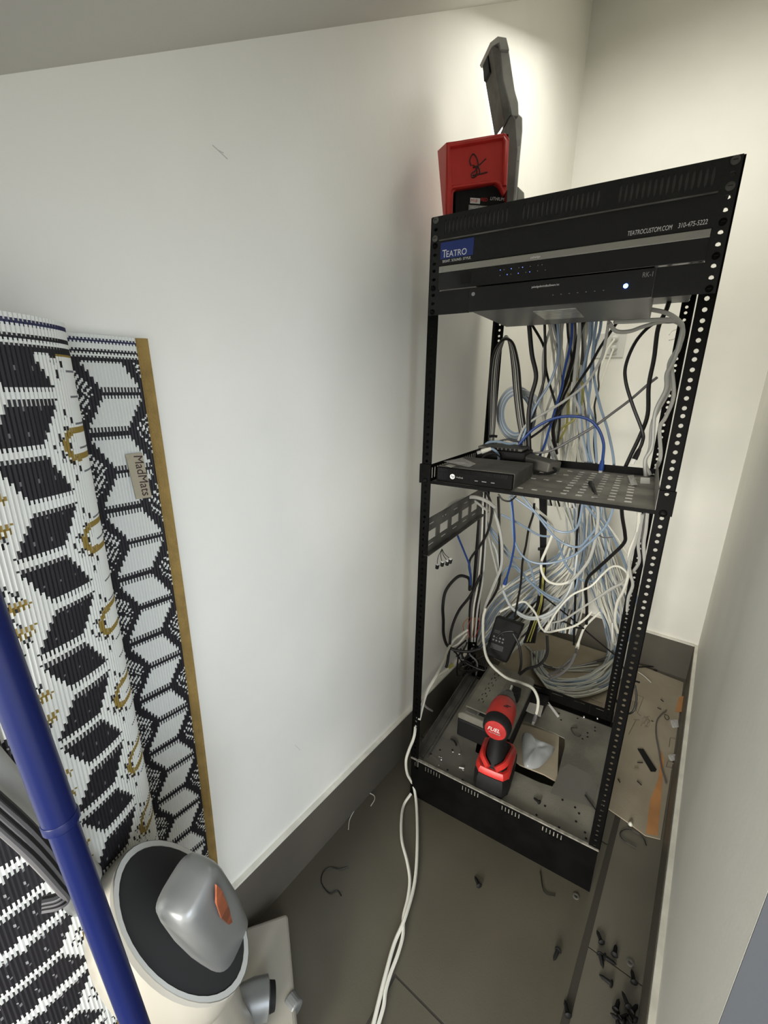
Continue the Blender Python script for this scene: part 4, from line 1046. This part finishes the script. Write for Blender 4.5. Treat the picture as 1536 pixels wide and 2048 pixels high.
C('k', 'a', [(0,1360),(60,1310),(140,1300),(180,1330)], [.20,.22], 'thin black cord behind the small desktop computer', r=.0022)
# bundle hung over the left rear post
for k in range(9):
    o_ = (k-4)*7; c = 'kgknwkgkn'[k]
    C(c, 'a', [(95+o_*.5,1240),(112+o_*.8,1000),(118+o_,700),(140+o_,440),(185+o_*.6,300+abs(o_)*.3),(235,262-k*3),(285-o_*.6,310),(320-o_,500),(340-o_,740),(365-o_,960),(395-o_*.9,1150),(400-o_*.8,1230)],
      [.405,.405+k*.004,.385+k*.005,.33], f'{CN[c]} cable in the tied bundle hung over the left rear post', r=.0036, group=f'{CN[c]} cables hung over the left rear post')
bit('cable_tie', 'black cable tie round the hung bundle above the router', 'cable tie', [Y(960+x/4.518, 620+y/4.518, .39) for x, y in ((85, 1142), (120, 1138), (155, 1142))], .0042, 'cblack')
for k in range(6):
    s_ = 1+.07*(k-2)
    pts = [(330+math.cos(a)*142*s_, 940-math.sin(a)*205*s_) for a in [math.radians(d) for d in range(-70, 300, 33)]]
    c = 'bpbpbg'[k]
    C(c, 'a', pts, [.46+k*.006, .47+k*.004, .43], f'{CN[c]} cable coiled in the round loop hung left in the upper bay', r=.0032, group=f'{CN[c]} cables of the hung loop')
for k in range(3):
    C('p', 'a', [(380,725+k*16),(480,760+k*18),(545,850+k*12),(580,980),(600,1100+k*10),(630,1260),(700,1420)], [.47,.50,.52], 'pale blue cable leaving the round hung loop to the right', group='pale blue cables leaving the hung loop')
# cables at the right
C('g', 'r', [(150,148),(250,170),(318,215),(328,262),(290,400),(250,480),(245,560),(190,680),(175,850),(140,920),(142,1005)], [.26,.30,.36,.365], 'outer grey cable curving down by the right rear post', r=.0045)
C('g', 'r', [(-20,215),(60,213),(200,204),(305,208),(330,250),(312,350),(275,430),(285,590),(245,700),(213,760),(218,900),(192,970),(180,1000)], [.26,.32,.40,.37], 'grey cable looping lowest to the shelf end by the right rear post', r=.0045)
C('g', 'r', [(-45,220),(-10,262),(60,262),(130,238),(215,215),(290,212),(332,250),(318,330),(262,430),(262,560),(180,720),(165,860),(140,930),(165,1000)], [.26,.34,.40,.365], 'grey cable sagging in a bow under the rack router', r=.0045)
C('k', 'r', [(335,262),(305,218),(260,214),(180,225),(95,310),(42,430),(40,520),(75,640),(125,775),(125,830),(98,890)], [.40,.36,.33], 'black cable in a wide bow ending in a loose black plug', r=.004, boot='k', name='patch_cable')
C('k', 'r', [(262,110),(245,160),(205,250),(185,400),(158,540),(152,690),(112,800),(60,910),(25,1000),(18,1120)], [.34,.38,.40,.41], 'thick black power cable dropping straight behind the shelf at the right', r=.005, name='power_cable')
C('w', 'r', [(262,280),(275,262),(300,252)], [.55,.58], 'thin pale wire end by the right rear post', r=.0015); C('w', 'r', [(262,308),(290,298),(312,262)], [.55,.58], 'second thin pale wire end by the right rear post', r=.0015)
t = tag(crumple('paper_scrap', 'x', 'x', [RH(1255, 952, zs+.002), RH(1267, 950, zs+.002), RH(1275, 970, zs+.002), RH(1262, 972, zs+.002)], (0,0,1), 'plate', seed=4, amp=.004), 'small white paper scrap on the right part of the shelf', 'paper')
tag(MB().prism([RH(1280, 967, zs+.002), RH(1300, 968, zs+.002), RH(1300, 956, zs+.022), RH(1281, 955, zs+.022)], Vector((0, .004, 0))).build('wall_jack', 'plate', bevel=.001), 'cream keystone box at the right rear corner of the shelf', 'jack')
C('k', 'f', [(1183,969),(1186,976),(1190,987),(1194,997)], [.155,.06], 'short dark cable end with a black plug on the shelf', r=.0042, boot0='k', name='patch_cable')
# white cords of the outlet
C('w', 'a', [(1215,265),(1150,360),(1110,470),(1060,570),(990,700),(960,850),(940,960),(860,1180),(800,1330),(740,1420)], [1.02,.90,.70], 'white cord from the upper plug of the wall outlet', name='power_cable')
C('w', 'a', [(1205,355),(1170,440),(1120,580),(1080,700),(1040,800),(1000,900),(900,1060),(830,1260),(770,1420)], [1.02,.90,.72], 'white cord from the lower plug of the wall outlet', name='power_cable')
C('k', 'a', [(1118,370),(1085,480),(1068,600),(1072,700),(1035,860),(1045,1000),(1030,1200),(1050,1400)], [.85,.70,.60], 'thin black cord waving down right of the trunk', r=.003)
C('y', 'a', [(780,690),(830,640),(890,630),(925,680),(930,780),(915,860)], [.55,.56], 'yellow cable bow across the upper trunk')
C('y', 'a', [(800,750),(800,880),(790,980),(770,1080),(700,1200)], [.55,.56], 'yellow cable lying straight down the trunk')
C('y', 'a', [(700,1110),(760,1050),(840,1000),(890,920)], [.54,.55], 'short yellow cable crossing the trunk above the shelf')
# trunk: dense strands, one object each
def fan(n, rows, cols, label, group, r=.0032, jit=1.0, seed=1, zm='f', name='network_cable'):
    """rows: (left pixel, right pixel, depth, jitter)"""
    R_ = random.Random(seed)
    for k in range(n):
        s0 = (k+.5)/n; pts = []; c = cols[R_.randrange(len(cols))]; w_ = R_.uniform(-1, 1)*.12
        for i, (a, b, y, j) in enumerate(rows):
            a, b = pix(zm, [a, b]); s_ = min(1, max(0, s0+w_*math.sin(i*1.3+k)+R_.uniform(-.1, .1)*j))
            u, v = a[0]+(b[0]-a[0])*s_, a[1]+(b[1]-a[1])*s_
            if y == 'F': pts.append(H(u, v, .006+.02*R_.random()*(1+k*.03)))
            else: pts.append(Y(u, v, y+R_.uniform(-.02, .02)*j))
        cable(c, (label % CN[c])+(', left side', ', middle', ', right side')[min(2, int(s0*3))], pts, r=r, group=group % CN[c], name=name)
fan(24, [((1092,610),(1180,610),.36,1),((1100,660),(1178,660),.42,1),((1108,720),(1172,720),.52,1),((1112,790),(1166,790),.62,1),((1098,860),(1175,860),.68,1),((1085,940),(1178,945),.74,1.4),((1090,1010),(1190,1020),.78,1)], 'wgpwgkwwkpn', '%s cable in the dense trunk of the upper bay', '%s cables in the upper trunk', seed=2)
fan(7, [((1110,700),(1125,700),1.05,1),((1108,780),(1140,780),.98,1),((1110,860),(1165,860),.92,1),((1095,950),(1160,950),.88,1),((1120,1040),(1180,1040),.86,1)], 'wwgp', '%s cable coming from the wall opening behind the trunk', '%s cables from the wall opening', seed=22, r=.003)
# thick dark strands of the trunk
for k in range(5):
    C('k', 'c', [(520+k*14,-40),(545+k*12,80),(548+k*11,300),(552+k*9,500),(550+k*9,750),(535+k*9,930),(505+k*13,1080),(450+k*16,1230),(400+k*22,1380)], [.62,.64,.62], 'black cable in the taped dark trunk running to the floor', r=.0046, group='black cables of the taped trunk', name='power_cable')
for k in range(2):
    C('y', 'c', [(572+k*9,700),(560+k*10,860),(548+k*12,1000),(515+k*16,1120),(470+k*20,1250),(425+k*26,1370)], [.60,.60], 'yellow green wire along the taped dark trunk', r=.0022, group='yellow green wires of the taped trunk', name='wire')
bit('cable_tie', 'black cable tie round the taped dark trunk', 'cable tie', [Y(960+x/4.518, 980+y/4.518, .60) for x, y in ((525, 530), (560, 535), (600, 528))], .006, 'cblack')
# right fan to the floor, turning into the coil
fan(42, [((1150,960),(1205,1000),.76,1),((1155,1050),(1215,1050),.84,1),((1165,1130),(1235,1130),.90,1.2),((1185,1200),(1258,1200),.93,1.2),((1208,1260),(1262,1262),.93,1),((1215,1305),(1252,1312),'F',1),((1188,1350),(1238,1362),'F',1),((1130,1362),(1175,1392),'F',.8),((1085,1352),(1110,1388),'F',.8),((1062,1330),(1075,1350),'F',.5)], 'wwgpwbwwpb', '%s cable fanning right down to the floor coil', '%s cables of the right fan', seed=4)
fan(16, [((1245,1300),(1225,1320),'F',.5),((1236,1345),(1198,1335),'F',.6),((1190,1385),(1165,1350),'F',.6),((1120,1388),(1110,1355),'F',.6),((1070,1345),(1085,1330),'F',.6),((1062,1305),(1090,1300),'F',.6)], 'wbpwbpg', '%s cable lying in the floor coil behind the rack', '%s cables in the floor coil', seed=5, r=.0036)
# left fan: stiff strands radiating down left
fan(46, [((1128,1080),(1165,1130),.84,.8),((1108,1115),(1150,1165),.80,.8),((1040,1150),(1120,1215),.74,1),((970,1205),(1070,1275),.68,1),((905,1262),(1010,1330),.62,1)], 'wwwgpbwg', '%s cable radiating down to the left rear corner', '%s cables of the left fan', seed=6, r=.0034)
fan(20, [((1120,1000),(1190,1010),.80,1),((1135,1070),(1190,1080),.84,1),((1130,1140),(1180,1150),.84,1.3),((1105,1200),(1165,1215),.80,1.5),((1095,1260),(1150,1270),.78,1)], 'pbwgpb', '%s cable hanging under the middle of the shelf', '%s cables hanging under the shelf', seed=7)
fan(8, [((1050,1290),(1065,1300),'F',1),((1080,1320),(1090,1335),'F',1),((1110,1340),(1160,1330),'F',1),((1180,1345),(1220,1310),'F',1)], 'wgn', '%s loose cable on the cardboard in front of the back wall', '%s loose cables on the cardboard', seed=8, r=.0026)
# single cables of the lower bay
C('b', 'c', [(250,0),(300,60),(480,190),(600,300),(700,370),(800,380),(870,345),(905,250),(925,120),(930,60)], [.42,.45,.42], 'light blue cable, highest of the sagging bows under the shelf')
C('b', 'c', [(340,0),(400,80),(520,230),(620,360),(700,445),(800,500),(900,510),(980,430),(1060,320),(1100,160),(1110,80)], [.42,.45,.42], 'light blue cable, second sagging bow under the shelf')
C('b', 'c', [(270,60),(288,200),(295,360),(322,490),(400,610),(520,662),(680,652),(850,590),(960,500),(1050,420),(1140,320),(1195,190),(1200,100)], [.40,.44,.40], 'light blue cable, widest sagging bow under the shelf')
C('b', 'c', [(190,220),(330,290),(430,350),(540,410),(640,420)], [.42,.5], 'light blue cable crossing from the left rear post to the dark trunk')
C('d', 'c', [(285,80),(298,220),(312,440),(300,560),(268,700),(232,820)], [.40,.42,.43], 'deep blue cable with a hanging blue plug left under the shelf', boot='d', name='patch_cable')
C('w', 'c', [(440,100),(530,190),(610,260),(660,350),(640,440),(590,560),(555,650),(560,740),(610,820),(700,850),(800,830),(880,760)], [.5,.46,.46], 'white cable in a big S under the middle of the shelf', r=.0042)
C('g', 'c', [(1050,90),(1068,200),(1060,340),(1030,500),(980,640),(880,770),(800,840)], [.40,.44,.46], 'grey cable dropping from the shelf middle and curving left', r=.0046)
C('k', 'c', [(1278,100),(1285,240),(1310,400),(1300,480),(1180,600),(1060,710),(980,790),(955,880),(965,1060),(962,1210)], [.41,.5,.62], 'thick black cable bending left down in the lower bay', r=.005, name='power_cable')
C('k', 'c', [(490,120),(480,220),(440,350),(415,500),(385,640),(368,850),(340,1000),(312,1150)], [.46,.47,.47], 'black cord running down to the power brick', r=.0036, name='power_cable')
C('k', 'c', [(905,130),(880,350),(868,600),(860,1000),(852,1250),(848,1400)], [.62,.70], 'thin black cord hanging straight in the middle', r=.004)
C('w', 'c', [(180,1100),(320,1030),(400,1010),(450,1050),(510,1130),(550,1240),(610,1282),(700,1268),(850,1230),(950,1165),(1010,1100)], [.46,.52,.60], 'white cable in a wave over the power brick', r=.0038)
C('w', 'c', [(615,1230),(700,1090),(830,950),(1000,870),(1100,770),(1180,700),(1250,690),(1320,740),(1330,800)], [.52,.55,.50], 'white cable with a clear plug reaching to the right rear post', boot0='w', name='patch_cable')
C('g', 'c', [(1330,830),(1200,880),(1080,960),(900,1080),(760,1170),(650,1200)], [.48,.56], 'pale grey cable under the white one to the right rear post')
C('w', 'c', [(1085,1100),(1000,1180),(940,1250),(900,1350),(885,1400)], [.7,.68], 'white cable ending in a coupler above the cardboard', boot='w', name='patch_cable', r=.0042)
C('n', 'f', [(1153,1298),(1148,1312),(1120,1338),(1098,1350)], [.66,.56], 'dark grey cable running on from the coupler to the tray', r=.0045)
C('p', 'c', [(205,900),(270,1040),(360,1115),(450,1150),(560,1140),(680,1070),(780,960),(850,780),(880,560)], [.44,.52,.62], 'pale blue cable in a deep bow above the power brick', r=.0042)
C('p', 'c', [(210,930),(280,1060),(390,1150),(500,1168),(640,1130),(760,1010),(840,860)], [.45,.53,.6], 'second pale blue cable below the deep bow')
C('b', 'c', [(60,280),(120,420),(210,540),(300,650),(420,790),(540,900),(660,970),(780,1000),(860,900),(885,740),(870,600)], [.44,.54,.62], 'light blue cable curving through the left fan')
C('b', 'c', [(90,330),(200,480),(300,600),(430,650),(500,850),(540,950)], [.45,.56], 'light blue cable crossing the left fan')
C('b', 'c', [(190,780),(230,720),(290,690),(360,740),(480,860),(600,960),(700,1010)], [.46,.56], 'light blue cable arching over the left fan')
C('b', 'c', [(940,120),(1030,230),(1110,350),(1135,480),(1130,650),(1080,780),(1000,828),(900,800),(780,680),(700,450)], [.6,.66,.6], 'light blue cable looping in the right of the lower bay', r=.004)
C('b', 'c', [(1000,130),(1120,290),(1240,500),(1320,690),(1400,900),(1420,1060),(1390,1250),(1300,1420)], [.62,.72,.80], 'light blue cable swinging out right past the rear post', r=.0042)
C('w', 'c', [(1080,230),(1200,380),(1330,580),(1420,800),(1440,1000),(1430,1200),(1350,1350),(1290,1470)], [.64,.74,.82], 'white cable swinging furthest right past the rear post', r=.0038)
C('k', 'c', [(560,950),(700,1060),(850,1180),(1000,1310),(1120,1410),(1230,1500)], [.66,.78], 'thin black cord slanting right down to the rear post foot', r=.003)
C('k', 'c', [(640,1190),(760,1190),(860,1240),(940,1250)], [.58,.62], 'short black cord behind the clear plug', r=.0034)
C('n', 'c', [(1000,400),(1060,405),(1120,430),(1200,425)], [.55,.6], 'thin dark wire crossing right of the trunk', r=.0018, name='wire')
C('g', 'c', [(80,80),(150,260),(190,420),(200,560),(190,700),(130,850),(60,1020),(40,1080)], [.42,.44], 'thick grey cable hanging beside the left rear post', r=.0052)
C('k', 'c', [(165,60),(172,260),(178,500),(180,760),(160,880),(110,980),(50,1060)], [.43,.44], 'black cable hanging beside the left rear post', r=.0042)
C('g', 'c', [(70,380),(110,560),(160,760),(190,900)], [.43,.46], 'thin grey cable close to the left rear post')
C('p', 'c', [(20,230),(80,420),(150,560),(180,800)], [.43,.47], 'pale blue cable close to the left rear post')
# bows right of the lower bay
for k, (c, pts) in enumerate((('g', [(1428,180),(1440,300),(1400,480),(1350,640),(1360,760),(1380,860),(1340,980),(1320,1150),(1280,1300),(1230,1390),(1200,1350),(1195,1200)]), ('g', [(1470,220),(1450,340),(1430,500),(1440,640),(1380,740),(1280,840),(1180,900),(1090,960)]), ('w', [(1440,200),(1420,380),(1350,560),(1345,740),(1300,900),(1240,1020),(1220,1180),(1250,1290)]))):
    C(c, 'c', pts, [.40,.44,.55], ['grey cable hanging in a long hairpin by the right rear post', 'grey cable leaving the right rear post to the left', 'white cable winding down along the right rear post'][k], r=.0044)
C('g', 'c', [(1515,180),(1500,350),(1480,500),(1490,700),(1480,900)], [.40,.42], 'grey cable hanging outside the right rear post', r=.0044)
C('n', 'c', [(1490,200),(1475,330),(1470,520),(1500,760)], [.41,.43], 'dark grey cable hanging inside the right rear post', r=.0038)
# lower left: black cords and white cables
C('k', 'm', [(430,60),(455,140),(440,240),(400,320),(345,400),(350,480),(350,545)], [.40,.40,.36], 'black cord down the left rear post to the brace', r=.004, name='power_cable')
C('k', 'm', [(345,545),(345,500),(330,480),(285,480),(215,540),(180,610),(185,680),(215,770),(245,830),(330,850),(400,835)], [.37,.30,.34], 'thick black cord in a wide bow left of the rack', r=.0052, name='power_cable')
C('k', 'm', [(400,470),(350,570),(290,650),(255,740),(245,830),(235,900),(228,930)], [.38,.33,.3], 'black cord behind the wide bow', r=.0048, name='power_cable')
C('d', 'm', [(285,275),(320,360),(345,430),(350,520)], [.24,.34], 'deep blue cable hanging from the side brace', r=.003)
for k in range(5):
    C('gkwnk'[k], 'm', [(432-k*9,60),(425-k*10,300),(410-k*11,500),(385-k*10,640),(370-k*6,800)], [.425,.43], ['grey cable bundled along the left rear post, outermost', 'black cable bundled along the left rear post', 'white cable bundled along the left rear post', 'dark grey cable bundled along the left rear post', 'black cable innermost along the left rear post'][k], r=.0036)
C('g', 'm', [(470,135),(430,105),(370,85),(310,92),(260,115),(225,150)], [.36,.3,.2], 'thick grey cable end laid over the side brace', r=.0056)
C('g', 'm', [(430,150),(360,100),(300,96),(250,120)], [.38,.26], 'thinner grey cable over the side brace', r=.004)
C('k', 'm', [(280,98),(250,120),(225,160),(212,200)], [.26,.2], 'thin black wire over the side brace', r=.0015, name='wire')
for k in range(3):
    C('k', 'm', [(487,70),(510,98),(545,104),(575,80)], [.30+k*.01,.30], 'thin black cord loop sagging just under the shelf front', r=.0024, group='black cord loops under the shelf')
C('w', 'm', [(425,635),(412,690),(415,810),(440,900),(520,975),(600,1005),(655,1030),(682,1080),(682,1130),(670,1175)], [.40,.36,.33], 'white cable arching over the battery backup', r=.0046, boot='n', name='patch_cable')
C('w', 'm', [(335,742),(270,790),(240,835),(215,900),(180,970),(130,1060),(95,1189)], [.40,.30,.10,.0], 'white cable running down outside the left posts', r=.0042)
C('w', 'm', [(330,762),(290,810),(240,838)], [.40,.32], 'short white cable near the left rear post foot')
C('w', 'm', [(248,925),(210,955),(170,985),(140,1040),(105,1120)], [.33,.16], 'pale cable with stripped orange end along the left rail', r=.004, boot0='y', name='patch_cable')
C('g', 'm', [(115,1085),(125,1120),(160,1145)], [.12,.2], 'short grey cable hook at the left rail', r=.0032)
C('k', 'm', [(590,770),(560,750),(510,755),(480,780)], [.40,.38], 'black cord hugging the power brick', r=.0032, name='power_cable')
C('k', 'm', [(560,760),(590,820),(600,900),(590,960)], [.38,.36], 'black cord from the power brick to its plug', r=.004, name='power_cable')
C('k', 'm', [(728,770),(728,860),(690,915),(630,935),(590,965)], [.46,.38], 'black cord curving into the battery backup from the right', r=.0046, name='power_cable')
C('n', 'm', [(870,860),(840,920),(790,965),(740,985)], [.6,.5], 'dark grey thick cable behind the rear rail', r=.005)
C('k', 'r', [(-30,1895),(30,1990),(60,2040),(110,2060)], [.55,.5], 'thin black cord loop behind the right front post, upper part', r=.003)
C('k', 'f', [(1230,1395),(1240,1415),(1255,1427),(1268,1420),(1273,1395),(1270,1370)], [.5,.56], 'thin black cord loop between the two right posts', r=.003)
tag(MB().tube(spline([H(u, v, .008) for u, v in ((1276,1334),(1310,1333),(1345,1335),(1365,1345))]), .0025, 6).build('network_cable', 'cblack'), 'thin black cord along the back skirting', 'cable')
tag(MB().tube(spline([H(u, v, .008) for u, v in ((1276,1344),(1288,1352),(1302,1365))]), .0022, 6).build('network_cable', 'cwhite'), 'white wire end on the cardboard behind the right posts', 'cable')
# many wires, left rear tangle
R_ = random.Random(9)
for k in range(10):
    u, v = 930+R_.uniform(-10, 50), 1290+R_.uniform(-10, 30)
    pts = [Y(u, v, .42), Y(u+R_.uniform(-25, 5), v+R_.uniform(10, 30), .40), Y(u+R_.uniform(-20, 30), v+R_.uniform(25, 50), .40), Y(u+R_.uniform(-30, 30), v+R_.uniform(10, 60), .42)]
    cable('kkkn'[k % 4], 'dark wire in the tangle at the foot of the left rear post', pts, r=.003, group='dark wires of the left tangle', name='wire')
for k in range(4):
    u = 938+k*6; cable('k', 'thin dark wire beside the left rear post', [Y(u, 1235, .42), Y(u-12+k*5, 1250, .41), Y(u-6, 1275, .41)], r=.0016, name='wire', group='thin wires by the left rear post').data.materials[0] = M['cred' if k % 2 else 'copper']
    bpy.context.scene.objects[-1]
# capacitor-like plugs hanging from the brace
for k, (u, v) in enumerate(((874, 1133), (884, 1128), (894, 1126), (900, 1122))):
    p = Y(u, v, .10); top_ = Y(884, 1098, .09)
    t = thing('audio_plug', ['black round plug hanging leftmost under the side brace', 'black round plug hanging second from left under the side brace', 'black round plug hanging third from left under the side brace', 'black round plug hanging rightmost under the side brace'][k], 'plug', Matrix.Translation(p))
    MB().rev(p+Vector((0, 0, -.005)), (.25, -.2, 1), [(0, .0048), (.011, .0052), (.012, .0046)], 12).build('plug_body', 'rubber', t, smooth=True)
    MB().rev(p+Vector((.002, -.0016, .0068)), (.25, -.2, 1), [(0, .004), (.0012, .0036)], 12).build('plug_face', 'white', t)
    MB().tube(spline([p+Vector((0, 0, .006)), (p+top_)/2+Vector((-.004, 0, .002)), top_]), .0009, 5).build('lead', 'rubber', t)
# white cables on the floor in front
z = lambda x, y, h=.006: H(600+x/4.03, 1540+y/4.03, h)
pa = [Y(832, 1428, .03), Y(829, 1470, -.012), Y(818, 1500, -.02), Y(812, 1522, -.025), z(865, 30, .08), z(915, 130, .03), z(940, 300), z(945, 600), z(925, 900), z(850, 1180, .009), z(760, 1400), z(690, 1650), z(640, 1850), z(590, 2060), z(560, 2200)]
cable('w', 'white cable on the floor, the one rising beside the left front post', pa, r=.0040, name='network_cable')
pb_ = [z(895, 190, .02), z(840, 275), z(818, 380), z(820, 560), z(862, 730), z(885, 880), z(870, 1030), z(835, 1180, .006), z(830, 1330), z(790, 1480), z(730, 1640), z(690, 1780), z(675, 1900), z(630, 2060), z(600, 2200)]
cable('w', 'white cable on the floor, the one coming from under the left of the rack base', pb_, r=.0038, name='network_cable')
